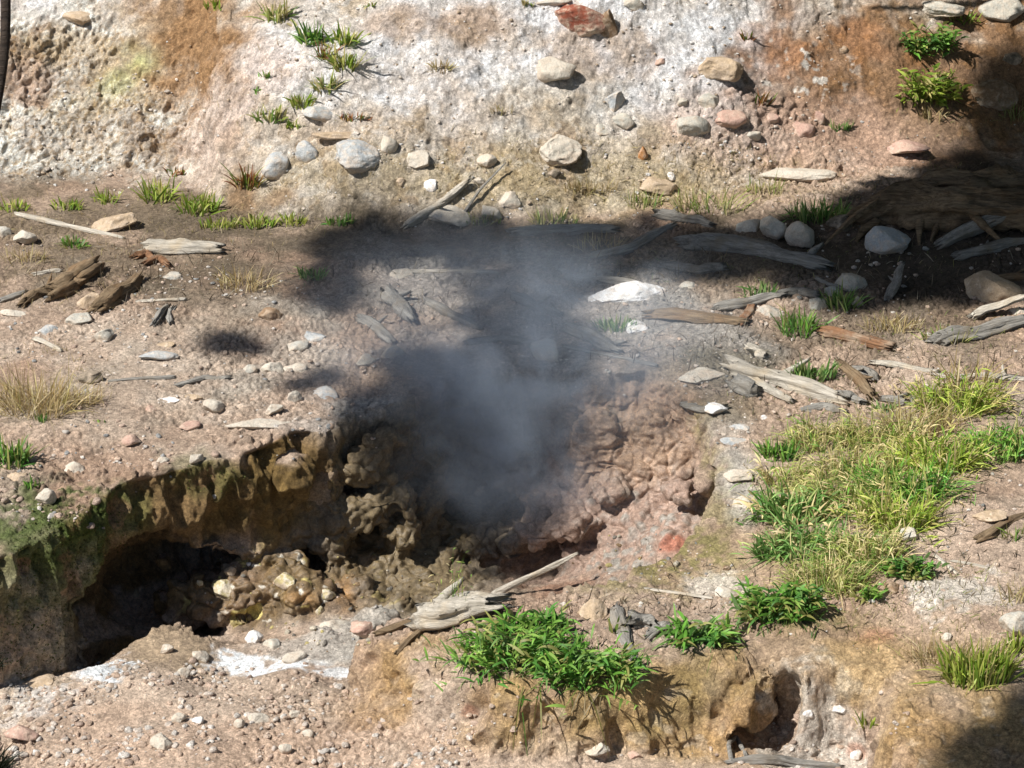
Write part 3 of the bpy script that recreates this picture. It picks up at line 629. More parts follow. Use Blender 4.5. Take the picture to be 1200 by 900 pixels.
ROCKS = [
 (95,22,44,20,'tan','flat grey-brown rock with dark underside on the pale crust at the top left',.8),
 (676,24,70,48,'red','large red-brown boulder with a pale rim at the top of the white slope',.8),
 (712,36,22,52,'brown','furrowed brown stone pressed against the right side of the red boulder',.9),
 (645,2,50,12,'grey','grey stone cut by the top edge just behind the red boulder',.4),
 (742,6,26,20,'grey','small grey stone at the top edge right of the red boulder',.5),
 (650,82,46,32,'pale','whitish-grey stone on the slope below the red boulder',.4),
 (720,122,28,38,'blue','blue-grey upright stone above a paler one, middle of the white slope',.7),
 (730,142,32,22,'grey','low grey stone touching the foot of the blue-grey upright stone',.6),
 (703,151,24,18,'grey','small grey stone with a dark right end left of the upright stone',.7),
 (814,153,50,38,'grey','largest rounded grey boulder on the right part of the bright slope',.2),
 (827,120,30,24,'grey','rounded grey stone just above the largest rounded grey boulder',.3),
 (652,175,62,40,'pale','pale angular stone with a brown lower corner in the middle of the slope',.9),
 (651,205,19,17,'dark','small dark grey stone below the pale angular stone',.4),
 (753,183,14,24,'orange','small orange upright stone on the dry grass slope',.9),
 (855,140,40,26,'pink','pinkish stone right of the largest rounded grey boulder',.4),
 (940,149,34,26,'pink','round pink stone with a shadowed right side on the pink earth',.3),
 (884,158,20,15,'grey','little grey stone between the pinkish stone and the round pink stone',.6),
 (905,140,20,16,'pink','small pink lump above and left of the round pink stone',.4),
 (960,137,14,18,'pink','narrow pink stone tucked beside the round pink stone',.4),
 (413,184,66,42,'blue','large flat-faced blue-grey stone on the left half of the slope',.8),
 (378,134,46,26,'blue','blue-grey stone below the strip of grass on the slope',.6),
 (363,177,34,30,'blue','dark topped blue-grey stone left of the large flat-faced stone',.7),
 (328,195,42,34,'blue','pale blue-grey stone half sunk beside a reddish tuft',.6),
 (402,158,70,14,'tan','flat buff slab lying above the large flat-faced stone',.4),
 (494,188,38,22,'pale','pale flat-topped stone right of the large flat-faced stone',.6),
 (454,170,26,26,'pale','pale rounded stone leaning near the right edge of the flat-faced stone',.4),
 (571,187,24,17,'pale','pale stone in the centre of the dry slope between two flat stones',.5),
 (596,233,30,24,'pale','whitish lump above the shadow edge right of the thin branch',.5),
 (575,249,28,22,'pale','lowest pale lump at the shadow edge near the branches',.5),
 (562,212,18,12,'pale','small cream stone beside the tip of the thin branch',.4),
 (505,218,18,16,'white','small white stone above the bleached branch',.5),
 (470,214,14,12,'tan','small orange-white pebble left of the white stone',.3),
 (520,252,70,26,'pale','pale broken slab under the bleached branch',.8),
 (787,206,13,11,'white','tiny bright white stone at the foot of the right slope',.6),
 (770,216,50,24,'tan','tan knobbly lump near the tiny white stone',.7),
 (1098,10,64,28,'grey','grey boulder cut by the top edge above the right green plant',.5),
 (1174,10,54,40,'grey','grey boulder with a shadowed right end in the top right corner',.7),
 (1184,68,30,17,'dark','dark grey stone in shade under the top right boulder',.3),
 (1160,110,68,42,'brown','broad brown slab at the edge of the shade right of the green plant',.6),
 (843,80,56,34,'tan','beige knobbly rock between white crust and orange earth',.8),
 (773,73,14,12,'pink','small pinkish stone alone in the white bloom',.3),
 (800,120,14,12,'grey','small grey stone left of the rounded stone on the slope',.4),
 (988,60,14,12,'brown','tiny brown stone alone on the orange earth',.4),
 (925,203,110,24,'pale','long pale slab half buried at the foot of the right slope',.3),
 (1060,172,60,20,'pink','crumbly pinkish lump at the edge of the right shadow',.7),
 (137,260,58,22,'tan','tan flat rock on the dark ledge at the left',.6),
 (30,277,28,20,'pale','rounded pale stone under the long thin stick at the left',.2),
 (5,274,20,22,'grey','grey stone cut by the left edge on the dark ledge',.3),
 (203,325,28,18,'grey','smooth grey stone right of the orange wood splinters',.15),
 (107,351,32,24,'tan','tan angular stone between two short dark logs',.9),
 (96,375,38,20,'grey','grey-brown stone just below the tan angular stone',.5),
 (122,392,24,18,'grey','small grey chunk below the short dark logs',.7),
 (320,369,34,24,'brown','brown block with a cast shadow on its right on the pink earth',.7),
 (190,416,54,12,'blue','flat bluish slab in the pink earth above the dark blot of shade',.4),
 (192,404,30,12,'tan','flat tan stone touching the flat bluish slab',.4),
 (54,387,28,15,'blue','blue-grey flat stone below the left logs',.5),
 (15,366,32,9,'pale','thin pale slab near the left edge',.4),
 (322,434,28,20,'pale','rounded pale stone right of the small dark blot of shade',.3),
 (348,432,28,14,'pale','flat pale stone touching the rounded pale stone',.5),
 (346,404,32,16,'grey','grey flat stone above the rounded pale stone',.5),
 (370,395,30,18,'blue','bluish flat stone beside the grey flat stone at the steam edge',.5),
 (292,433,20,14,'grey','grey stone just left of the rounded pale stone',.5),
 (250,475,26,17,'pale','pale egg-shaped stone in the middle of the pink earth',.3),
 (196,468,38,9,'white','thin white flat stone left of the pale egg-shaped stone',.4),
 (228,466,24,8,'tan','thin tan chip between the white flat stone and the egg-shaped stone',.4),
 (343,465,22,17,'pale','round pale stone upper right of the long pale slab',.3),
 (322,478,24,15,'pale','pale stone between the round stone and the long pale slab',.4),
 (305,496,84,14,'pale','long pale slab along the left rim of the hole',.4),
 (384,462,40,20,'blue','blue-grey flat rock at the left rim beside the steam',.4),
 (176,479,14,11,'pink','small pinkish stone below the thin white flat stone',.4),
 (222,498,26,11,'pink','cracked pinkish crust lump left of the long pale slab',.5),
 (106,440,30,16,'dark','dark grey stone right of the large dry grass patch',.6),
 (88,549,30,24,'pale','pale angular stone above the mossy left bank',.8),
 (53,581,26,20,'pale','pale stone with a dark right side nearest the mossy left bank',.7),
 (20,560,30,20,'tan','tan stone below the green tuft at the left edge',.5),
 (155,515,24,16,'pink','pinkish stone on the brink above the brown left wall',.5),
 (230,537,20,13,'pale','pale stone on the brink above the middle of the brown wall',.5),
 (190,540,18,13,'pale','pale stone on the brink, left of its neighbour above the brown wall',.5),
 (874,267,40,30,'grey','leftmost of the three grey boulders in a row at the shade edge',.25),
 (906,266,32,34,'grey','middle one of the three grey boulders in a row',.3),
 (938,275,36,36,'pale','rightmost and palest of the three grey boulders in a row',.5),
 (985,262,34,24,'dark','dim stone right of the three boulders in the deep shade',.4),
 (1040,281,54,34,'blue','bluish boulder in the deep shade left of the root stump',.3),
 (997,331,44,34,'grey','rounded grey boulder at the lower edge of the deep shade',.2),
 (972,343,24,18,'grey','small stone left under the rounded grey boulder',.3),
 (958,360,28,24,'grey','half lit grey stone among green grass below the shade',.3),
 (1003,358,18,26,'pale','narrow upright pale stone below the rounded grey boulder',.7),
 (1167,341,72,46,'tan','big tan boulder at the right edge with bark leaning on it',.25),
 (1192,366,20,12,'pale','pale pebble just under the big tan boulder',.4),
 (904,367,36,26,'grey','grey rock right of the curled orange bark',.6),
 (745,386,34,26,'white','whitish rock in thin steam behind the hole',.7),
 (735,345,96,26,'white','wide whitish slab in thin steam behind the hole',.6),
 (820,441,62,20,'pale','flat grey slab left of the fallen pale log',.6),
 (808,337,30,18,'grey','grey stone in the thin shade right of the whitish slab',.4),
 (460,417,34,26,'grey','round grey stone at the left edge of the steam',.2),
 (430,424,26,17,'pale','pale stone touching the round grey stone at the steam edge',.6),
 (472,322,30,16,'pale','pale stone at the top of the misty ground',.5),
 (640,410,40,30,'grey','broad dim rock in the thick steam behind the hole',.5),
 (866,500,28,11,'blue','upper flat blue-grey slate by the right rim of the hole',.8),
 (865,516,42,12,'blue','lower and longer flat blue-grey slate by the right rim',.8),
 (838,478,28,14,'white','small whitish flake above the two slates at the right rim',.7),
 (868,590,26,28,'pale','pale upright stone at the right rim beside the grass',.6),
 (866,556,36,16,'pale','broad flat pale crust slab above the pale upright stone',.8),
 (893,604,22,18,'pale','small pale stone half under grass right of the upright stone',.5),
 (895,489,9,7,'white','tiny white pebble right of the slates',.3),
 (1185,530,20,17,'pale','round pale stone in the green grass at the right edge',.3),
 (1064,626,26,18,'grey','grey stone at the right foot of the grassy mound',.6),
 (1046,690,28,20,'brown','brown stone beside a small green sprig',.7),
 (1023,704,10,8,'white','tiny pale pebble left of the brown stone',.3),
 (850,694,42,18,'pale','white-grey flat stone left of the front end of the grassy mound',.9),
 (889,638,18,16,'tan','cream and brown stone under the grass left of the mound',.6),
 (851,665,9,8,'brown','tiny brown pebble on the mossy rim',.3),
 (1110,746,14,9,'pale','small pale chip on the right ground',.4),
 (1190,730,40,34,'grey','grey rock at the right edge above the last green tuft',.7),
 (1160,605,40,14,'tan','flat tan stone near the reddish dead branch',.5),
 (699,722,46,42,'tan','tan angular boulder standing at the front rim behind the grass',.7),
 (262,690,32,28,'yellow','yellow-edged grey stone in the brown mud shelf',.9),
 (269,669,16,13,'tan','small round stone right above the yellow-edged stone',.2),
 (333,680,30,22,'yellow','yellow-white lump on the brown mud shelf',.5),
 (385,698,22,17,'yellow','cream and yellow stone near the mud bubbles',.7),
 (374,716,11,14,'yellow','small yellow pebble below the cream and yellow stone',.4),
 (234,683,9,9,'yellow','tiny yellow chip left of the yellow-edged stone',.6),
 (161,697,8,12,'yellow','tiny yellow chip at the dark mouth of the undercut',.6),
 (292,661,8,6,'white','tiny white chip under the overhanging brown wall',.3),
 (195,760,18,12,'pale','pale chip on the sandy hump in front of the undercut',.4),
 (237,770,26,22,'pale','pale jagged stone beside the notch in front of the hole',.9),
 (298,748,22,18,'white','crusted white lump above the white salt streak',.6),
 (320,757,26,20,'grey','grey round lump above the white salt streak',.5),
 (345,768,30,14,'pale','low pale stone beside the white salt streak',.5),
 (390,735,40,26,'pale','pale crusted rock between mud and salt streak',.7),
 (425,735,34,20,'pink','pinkish-white rock at the foot of the front ridge',.7),
 (216,788,16,14,'pale','pale round pebble on the gravel below the notch',.3),
 (47,798,40,18,'tan','tan clod in front of the mossy bank foot',.5),
 (26,858,40,22,'pink','pinkish half-buried stone on the gravel at the lower left',.5),
 (190,868,28,18,'pale','pale rounded stone in the gravel near the bottom edge',.3),
 (210,841,18,12,'pale','pale flat pebble in the gravel above the rounded one',.4),
 (232,843,14,10,'white','whitish pebble right of the pale flat pebble in the gravel',.4),
 (281,847,14,12,'pale','pale pebble in the middle of the lower gravel',.4),
 (303,842,26,16,'pale','largest pale stone in the middle of the lower gravel',.4),
 (334,875,16,14,'pale','pale pebble at the right part of the lower gravel',.4),
 (360,862,18,14,'pale','rounded pale pebble right of the lower gravel middle',.4),
 (346,836,14,12,'pale','small grey pebble above the right part of the gravel',.4),
 (702,877,34,18,'pale','pale flat stone at the foot of the front ridge near the bottom edge',.6),
 (742,885,20,12,'pink','pink pebble right of the pale flat stone at the bottom',.6),
 (1004,884,16,14,'white','white angular stone in the lower right hollow',.8),
 (984,832,18,14,'white','white crumb at the back of the lower right hollow',.8),
 (949,838,16,12,'white','white stone at the foot of the small hole in the right ridge',.7),
]
for r_ in ROCKS:
    rock(*r_[:6], ang=r_[6])

# pebbles: one uncountable scatter
def scatter(name, label, areas, mats, cat='gravel'):
    areas = [(*a_, True) for a_ in areas]
    sel_ = {'scree': lambda r: r[1] < 235, 'pebbles': lambda r: r[1] >= 235 and r[0] < 560, 'rubble': lambda r: r[1] >= 235 and r[0] >= 560}.get(name)
    if sel_: areas += [(r[0], r[1]+r[3]*.35, r[2]*.75, r[3]*.45, 12, .006, .026, False) for r in ROCKS if r[2] > 20 and sel_(r)]
    Vs, Fs, Cs = [], [], []; off = 0
    protos = [rock_shape(ICO[2][0], 900+k, .6, .04) for k in range(8)]; fcs = ICO[2][1]
    for (px, py, rx, ry, cnt, s0, s1, drift) in areas:
        for k in range(cnt):
            a = random.uniform(0, 2*math.pi); rr = math.sqrt(random.random())*(1.1 if random.random() < .8 else 1.4)
            q = hit(px+math.cos(a)*rx*rr, py+math.sin(a)*ry*rr)
            if q is None: continue
            p, n, d = q
            if drift and vnoise(np.array([p[:]],np.float32), 3.2, 400)[0]+.6*vnoise(np.array([p[:]],np.float32), 9, 401)[0] < random.uniform(-.5,.45): continue
            if n.z < (.72 if name == 'pebbles' else .35 if name == 'scree' else .62): continue
            s = s0+(s1-s0)*random.random()**4.0
            P = protos[random.randrange(8)]*np.array([s, s*random.uniform(.6,1), s*random.uniform(.4,.8)])*.5
            t = random.uniform(0, 6.28); c_, s_ = math.cos(t), math.sin(t)
            P = P@np.array([[c_,s_,0],[-s_,c_,0],[0,0,1]])
            Vs.append(P+np.array(p)+np.array([0,0,s*.05])); Fs.append(fcs+off); off += len(P)
            c = lin(random.choice(mats))*random.uniform(.8,1.05)
            Cs.append(np.tile(np.append(c,0), (len(P),1)))
    me = mesh_from(name, np.concatenate(Vs), np.concatenate(Fs)); me.polygons.foreach_set('use_smooth', np.ones(len(me.polygons), bool))
    at = me.attributes.new('earth', 'FLOAT_COLOR', 'POINT'); at.data.foreach_set('color', np.concatenate(Cs).astype(np.float32).ravel())
    tag(obj(name, me, GM), label, cat, kind='stuff')
PK = [(214,192,172),(208,182,160),(224,210,196),(200,176,158),(224,216,206)]
scatter('gravel', 'loose pinkish gravel strewn over the low ground in front', [(200,840,260,60,2300,.006,.045),(420,860,200,45,1500,.006,.042),(330,862,200,30,110,.02,.045),(700,885,250,25,500,.006,.035),(980,860,70,45,260,.01,.045),(120,800,140,24,300,.012,.05)], PK)
scatter('pebbles', 'loose pebbles and crumbs on the pink earth left of the hole', [(200,430,220,110,1900,.007,.035),(150,570,160,50,900,.012,.05),(120,350,160,40,300,.01,.03),(330,510,100,20,160,.012,.04),(420,400,120,60,250,.01,.035)], PK+[(170,170,168)])
scatter('scree', 'white and beige crumbs scattered on the pale slope', [(100,140,150,80,900,.01,.04),(560,90,260,110,1700,.008,.028),(850,80,120,100,500,.008,.03),(600,215,360,50,700,.008,.032),(960,150,120,70,400,.008,.03)], [(232,228,222),(214,200,184),(196,176,152),(226,214,200)])
scatter('rubble', 'crumbs of stone and bark on the ground right of the hole', [(1000,420,220,70,500,.008,.032),(1080,640,140,100,500,.008,.028),(820,680,120,60,260,.008,.026),(1100,330,120,60,200,.012,.05),(850,480,60,60,120,.01,.03),(760,390,160,60,300,.01,.035),(700,720,200,30,160,.01,.03)], PK+[(160,158,152),(226,218,206)])
scatter('mud_crumbs', 'mineral crumbs and mud clots on the floor of the hole', [(380,680,130,60,240,.012,.045),(350,748,80,16,200,.01,.04),(740,640,80,40,60,.012,.04)], [(150,126,96),(206,196,176),(128,108,80),(190,176,120),(140,134,124)])

# ------------------------------------------------------------------ driftwood
def tube_np(pts, rad, seg=14, ridg=.18, seed=0, flat=1.0, jag=.0, sub=40):
    """a furrowed wooden limb through pts; local coordinates"""
    pts = [Vector(p) for p in pts]; n = sub
    L = [0]
    for a, b in zip(pts, pts[1:]): L.append(L[-1]+(b-a).length)
    T = L[-1]; C_ = []; R_ = []
    r = np.random.default_rng(seed)
    for i in range(n+1):
        s = T*i/n; k = 0
        while k < len(L)-2 and s > L[k+1]: k += 1
        u = (s-L[k])/(L[k+1]-L[k])
        C_.append(pts[k].lerp(pts[k+1], u)); R_.append(rad[k]*(1-u)+rad[k+1]*u)
    C_ = np.array([c[:] for c in C_]); R_ = np.array(R_)
    for _ in range(3): C_[1:-1] = (C_[:-2]+C_[1:-1]*2+C_[2:])/4
    tg = np.gradient(C_, axis=0); tg /= np.linalg.norm(tg, axis=1)[:,None]
    up = np.array([0,0,1.]); e1 = np.cross(tg, up); e1 /= np.linalg.norm(e1, axis=1)[:,None]+1e-9; e2 = np.cross(e1, tg)
    th = np.arange(seg)/seg*2*np.pi
    prof = 1+ridg*np.array([vnoise(np.array([[math.cos(t)*2.6+seed, math.sin(t)*2.6, .5]],np.float32),1.3,seed)[0]+.7*(vnoise(np.array([[math.cos(t)*7+seed, math.sin(t)*7, .5]],np.float32),1.3,seed)[0]) for t in th])
    P = np.zeros((n+1, seg, 3), np.float32)
    for i in range(n+1):
        nn_ = fbm(np.stack([np.cos(th)*2+seed, np.sin(th)*2, np.full(seg, i/n*T*5)],1).astype(np.float32), 1.6, 3, seed+3)
        rr = R_[i]*prof*(1+ridg*1.4*nn_)
        P[i] = C_[i]+(np.cos(th)*rr)[:,None]*e1[i]+(np.sin(th)*rr*flat)[:,None]*e2[i]
    if jag:
        ja = r.uniform(-1, 1, seg)*jag; jb = r.uniform(-1, 1, seg)*jag
        for e, e2_, jj in ((0, 1, ja*.5),(n, n-1, jb*.5)): P[e2_] += tg[e][None,:]*jj[:,None]; P[e2_] = P[e2_]*.94+C_[e2_]*.06
        for e, jj in ((0, ja),(n, jb)):
            P[e] += tg[e][None,:]*jj[:,None]
            P[e] = P[e]*.78+C_[e]*.22
    Vv = P.reshape(-1,3); I = np.arange((n+1)*seg).reshape(n+1, seg)
    q = np.stack([I[:-1], np.roll(I[:-1],-1,1), np.roll(I[1:],-1,1), I[1:]], -1).reshape(-1,4)
    c0 = len(Vv); Vv = np.concatenate([Vv, C_[:1], C_[-1:]])
    tri = [];
    for k in range(seg):
        k2 = (k+1) % seg
        tri.append([c0, I[0,k2], I[0,k], I[0,k]]); tri.append([c0+1, I[n,k], I[n,k2], I[n,k2]])
    return Vv, q, np.array(tri)
def mesh_polys(name, V_, polys):
    me = bpy.data.meshes.new(name); me.from_pydata([tuple(map(float,v)) for v in V_], [], polys); me.update()
    me.polygons.foreach_set('use_smooth', np.ones(len(me.polygons), bool)); return me
def limb_mesh(name, limbs):
    Vs = []; polys = []; off = 0
    for L_ in limbs:
        v, q, t = tube_np(**L_)
        Vs.append(v); polys += (q+off).tolist(); polys += [[a+off, b+off, c+off] for a, b, c, _ in t.tolist()]; off += len(v)
    return mesh_polys(name, np.concatenate(Vs), polys)
def groundpt(px, py, lift=0):
    q = hit(px, py); return q[0]+Vector((0,0,lift)), F/q[2]
def wood(pts, r, mat, label, name='driftwood', cat='log', flat=1, jag=1, taper=1, lift=.22, ridg=.26, seg=26, group='dead wood lying around the steaming hole', bend=0):
    """pts in photo pixels, dropped on the ground; r in pixels"""
    P = []; 
    for i, p in enumerate(pts):
        if len(p) == 3:   # explicit lift above the ground point in metres
            g, s = groundpt(p[0], p[1]+p[2]*220); g = g+Vector((0,0,p[2])); 
        else:
            g, s = groundpt(p[0], p[1]+r*.5); g = g+Vector((0,0,r/s*lift*flat))
        P.append(g)
    R0 = r/s
    rads = [R0*(1+(taper-1)*i/(len(P)-1)) for i in range(len(P))]
    rr_ = random.Random(int(pts[0][0]*31+pts[0][1]))
    if R0 > .012:
        P2, R2 = [P[0]], [rads[0]*rr_.uniform(.75,1)]
        for a_, b_, ra, rb in zip(P, P[1:], rads, rads[1:]):
            m_ = a_*.5+b_*.5; P2 += [m_+Vector((rr_.uniform(-1,1),rr_.uniform(-1,1),rr_.uniform(-.4,.4)))*R0*.5, b_]; R2 += [(ra+rb)/2*rr_.uniform(.85,1.18), rb*rr_.uniform(.8,1.1)]
        R2[-1] *= rr_.uniform(.5,.9); P, rads = P2, R2
    o0 = P[0].copy(); dr = (P[-1]-P[0]); az = math.atan2(dr.y, dr.x)
    M = Matrix.Rotation(-az, 3, 'Z'); PL = [M@(p-o0) for p in P]
    knots = []
    if R0 > .018 and cat in ('log','branch','board') and flat > .45 and rr_.random() < .7:
        i_ = rr_.randrange(1, len(PL)-1); b_ = PL[i_]; o_ = Vector((rr_.uniform(-.3,1), rr_.choice((-1,1))*rr_.uniform(.6,1), rr_.uniform(.1,.7))).normalized()
        knots = [dict(pts=[b_, b_+o_*R0*1.2, b_+o_*R0*rr_.uniform(1.8,4)+Vector((R0*.5,0,0))], rad=[R0*.6, R0*.36, R0*.14], seg=12, ridg=.3, seed=3, flat=1, jag=R0*.5, sub=14)]
    me = limb_mesh(name, [dict(pts=PL, rad=rads, seg=seg, ridg=ridg, seed=int(pts[0][0]*3+pts[0][1]), flat=flat, jag=R0*1.7*jag, sub=44)]+knots)
    o = obj(name, me, WM[mat]); o.location = o0; o.rotation_euler = (0,0,az)
    return tag(o, label, cat, group)
wood([(18,250),(80,264),(145,278)], 3.4, 'pale', 'long thin bleached stick lying on the dark ledge at the left', cat='stick', name='stick', jag=.5)
wood([(172,287),(212,289),(255,289)], 10, 'pale', 'short bleached log with a flat top on the left ledge', taper=1.0)
wood([(60,340),(84,326),(110,308)], 14, 'brown', 'thick short brown log with a dark end at the far left', taper=1.15)
wood([(30,352),(50,340),(62,334)], 7, 'brown', 'splintered brown stub left of the thick short brown log', jag=2)
wood([(114,358),(136,340),(162,322)], 11, 'brown', 'second short brown log, right of the tan angular stone', taper=.9)
wood([(160,353),(190,351),(218,350)], 2, 'pale', 'thin twig right of the short brown logs', cat='stick', name='stick')
wood([(0,352),(14,347),(30,340)], 3.5, 'grey', 'grey stick touching the left edge below the ledge', cat='stick', name='stick')
wood([(40,321),(56,318),(72,316)], 3, 'pale', 'pale stick above the splintered brown stub', cat='stick', name='stick')
wood([(180,378),(187,366),(195,358)], 4, 'grey', 'grey splinter standing left in the small pile of bark', cat='splinter', name='wood_splinter', jag=2)
wood([(200,376),(198,366),(202,360)], 3.5, 'grey', 'grey splinter standing right in the small pile of bark', cat='splinter', name='wood_splinter', jag=2)
wood([(158,300),(172,294),(180,303)], 5, 'orange', 'bright orange rotten splinter beside the short bleached log', cat='splinter', name='wood_splinter', jag=2)
wood([(172,308),(186,303),(196,309)], 5, 'orange', 'orange-brown rotten splinter above the smooth grey stone', cat='splinter', name='wood_splinter', jag=2)
wood([(40,396),(60,404),(72,411)], 3, 'pale', 'pale crooked twig by the large dry grass patch', cat='stick', name='stick')
wood([(128,446),(170,443),(205,441)], 2.2, 'grey', 'thin grey twig flat on the pink earth', cat='stick', name='stick')
wood([(208,450),(240,440),(268,440)], 5, 'grey', 'flat grey bark strip with a dark notch on the pink earth', flat=.5, cat='bark')
wood([(474,264),(512,240),(550,209,.05)], 5.5, 'pale', 'bleached branch slanting up the slope at the shadow edge', cat='branch', name='branch', taper=.8)
wood([(543,250),(562,222,.05),(592,190,.06)], 1.8, 'grey', 'thin bare twig rising beside the bleached branch', cat='branch', name='branch', taper=.5)
wood([(600,271),(660,268),(722,267)], 7, 'grey', 'long straight grey log at the top edge of the misty shade')
wood([(800,284),(860,285),(915,297),(968,308)], 12, 'grey', 'long dark grey log in front of the three boulders', taper=.9)
wood([(690,300),(740,290),(790,262)], 6, 'grey', 'dim grey branch crossing the shade behind the steam', cat='branch', name='branch')
wood([(770,250),(800,256),(835,262)], 7, 'grey', 'grey log end at the foot of the slope left of the long dark log')
wood([(762,365),(815,368),(872,374)], 10, 'brown', 'broad brown weathered log right of the whitish rock', flat=.6)
wood([(838,360),(880,353),(918,343)], 6.5, 'grey', 'grey limb lying over the end of the broad brown log')
wood([(868,378),(876,366),(880,356)], 6, 'orange', 'curled orange bark piece at the end of the broad brown log', cat='bark', flat=.5)
wood([(655,327),(700,326),(760,335)], 5, 'grey', 'pale grey limb above the whitish slab in the mist')
wood([(665,382),(695,394),(722,408)], 9, 'grey', 'stout grey limb in the mist behind the hole')
wood([(455,340),(468,355),(482,372)], 10, 'grey', 'stout grey log end left in the mist')
wood([(498,352),(530,368),(562,384)], 5, 'grey', 'slanting grey branch in the left part of the mist', cat='branch', name='branch')
wood([(600,345),(625,358),(655,366)], 7, 'grey', 'short grey limb in the thickest steam behind the hole')
wood([(545,400),(585,396),(630,402)], 5, 'grey', 'faint grey stick across the steam behind the hole', cat='stick', name='stick')
wood([(420,372),(440,380),(462,400)], 6, 'grey', 'grey limb at the left edge of the mist below the shade')
wood([(780,310),(820,316),(850,312)], 6, 'grey', 'grey limb in thin shade above the broad brown log')
wood([(905,345),(935,340),(960,346)], 5, 'grey', 'grey stick reaching from the half lit stone to the log limb', cat='stick', name='stick')
wood([(800,470),(822,478),(850,474)], 6, 'grey', 'flat grey bark piece beside the white flake at the right rim', flat=.5, cat='bark')
wood([(940,480),(965,474),(990,480)], 5, 'grey', 'thin grey splinter at the back edge of the grassy mound', cat='splinter', name='wood_splinter')
wood([(480,318),(540,318),(585,320)], 3, 'pale', 'long thin pale stick at the top of the mist', cat='stick', name='stick')
wood([(660,405),(720,418),(770,428)], 2.5, 'grey', 'thin stick on the misty ground left of the flat grey slab', cat='stick', name='stick')
wood([(856,424),(915,440),(985,464)], 13, 'pale', 'largest fallen bleached log pointing at the hole', taper=.85, flat=.8)
wood([(862,428),(895,452),(930,470)], 5, 'pale', 'long splinter peeling off the lower side of the largest bleached log', cat='splinter', name='wood_splinter')
wood([(862,445),(875,452),(890,456)], 11, 'grey', 'grey log stub under the left end of the largest bleached log')
wood([(876,405),(886,412),(898,416)], 7, 'pale', 'small bleached chunk above the largest bleached log')
wood([(966,388),(1000,394),(1042,404)], 9, 'orange', 'orange-brown rotten log above the grassy mound', taper=.8)
wood([(1022,422),(1060,426),(1096,432)], 6, 'pale', 'flat pale board lying in shade of grass at the right', flat=.35, cat='board')
wood([(1098,438),(1150,437),(1205,442)], 6.5, 'pale', 'flat pale board continuing to the right edge behind long grass', flat=.5, cat='board')
wood([(985,425),(1006,442),(1022,462)], 7, 'brown', 'reddish split wood chunk right of the largest bleached log', jag=1.6, flat=.7)
wood([(1002,430),(1020,434),(1028,444)], 7, 'grey', 'dark grey split wood chunk between the board and the grass', jag=1.6, flat=.6)
wood([(985,458),(1000,462),(1012,468)], 8, 'grey', 'grey chunk at the right end of the largest bleached log', flat=.6)
wood([(1034,464),(1050,466),(1062,468)], 8, 'grey', 'grey split chunk in the gap behind the grassy mound', jag=1.6, flat=.6)
wood([(1068,468),(1080,468),(1092,462)], 7, 'blue' if False else 'grey', 'rightmost grey split chunk behind the grassy mound', jag=1.6, flat=.6)
wood([(1095,398),(1140,390),(1205,372)], 10, 'grey', 'thick grey log running to the right edge under the big tan boulder')
wood([(1140,370,.02),(1170,358,.05),(1198,347,.08)], 6, 'pale', 'strip of pale bark leaning on the big tan boulder', flat=.5, cat='bark')
wood([(1150,330),(1175,326),(1205,322)], 6, 'brown', 'brown limb behind the big tan boulder at the right edge')
wood([(1100,285),(1150,262,.05),(1205,235,.1)], 8, 'grey', 'bluish grey limb slanting in the deep shade at the right edge')
wood([(1120,300),(1160,290),(1205,280)], 7, 'grey', 'lower of the two limbs in the deep shade at the right edge')
wood([(1040,350),(1050,330,.05),(1056,308,.1)], 5, 'grey', 'short upright branch in the deep shade right of the rounded boulder', cat='branch', name='branch')
wood([(956,325),(975,334),(992,340)], 3, 'grey', 'little stick beside the rounded boulder in the shade', cat='stick', name='stick')
wood([(578,697,.02),(625,674,.09),(676,648,.18)], 4, 'pale', 'pale bare stick jutting out over the dark hole', cat='stick', name='stick', taper=.8, jag=.4)
wood([(496,722),(535,714),(578,706)], 22, 'pale', 'thick weathered wood block on the front rim behind the grass', taper=.95, flat=.8, lift=.7)
wood([(440,742),(480,728,.02),(520,717,.02),(560,712)], 4, 'brown', 'crooked brown branch hanging down from the weathered block', cat='branch', name='branch')
wood([(465,765),(482,748,.02),(500,735,.02)], 3.5, 'brown', 'dark root end below the crooked brown branch', cat='branch', name='branch', taper=.6)
wood([(724,708),(732,738),(742,768)], 9, 'grey', 'grey slab of wood leaning right of the tan angular boulder', flat=.6, cat='splinter', name='wood_splinter')
wood([(738,728),(752,727),(766,732)], 8, 'grey', 'grey wood knot next to the leaning grey slab', jag=2.2, ridg=.55)
wood([(762,742),(772,733),(786,730)], 6, 'grey', 'smaller grey wood knot touching the small clump on the front ridge', jag=2.2, ridg=.5)
wood([(1095,650),(1108,660),(1122,672)], 2.2, 'pale', 'pale twig lying on the right ground', cat='stick', name='stick')
wood([(1115,657),(1135,660),(1158,665)], 1.8, 'pale', 'thinner pale twig right of the other pale twig', cat='stick', name='stick')
wood([(1146,630),(1170,616),(1205,600)], 6, 'brown', 'reddish brown dead branch at the right edge', taper=.7)
wood([(1062,628),(1060,615,.02),(1052,602,.03)], 2, 'grey', 'small grey twig above the grey stone by the mound', cat='stick', name='stick')
wood([(852,893),(895,888),(925,892),(985,897)], 5, 'grey', 'crooked grey branch on the bottom edge below the ridge cleft', cat='branch', name='branch')
wood([(858,893),(853,872,.03),(862,864,.04),(874,886,.02)], 2.5, 'grey', 'thin looped twig standing on the crooked grey branch', cat='stick', name='stick')
wood([(755,689),(790,694),(835,700)], 2, 'pale', 'thin twig on the mossy front rim', cat='stick', name='stick')
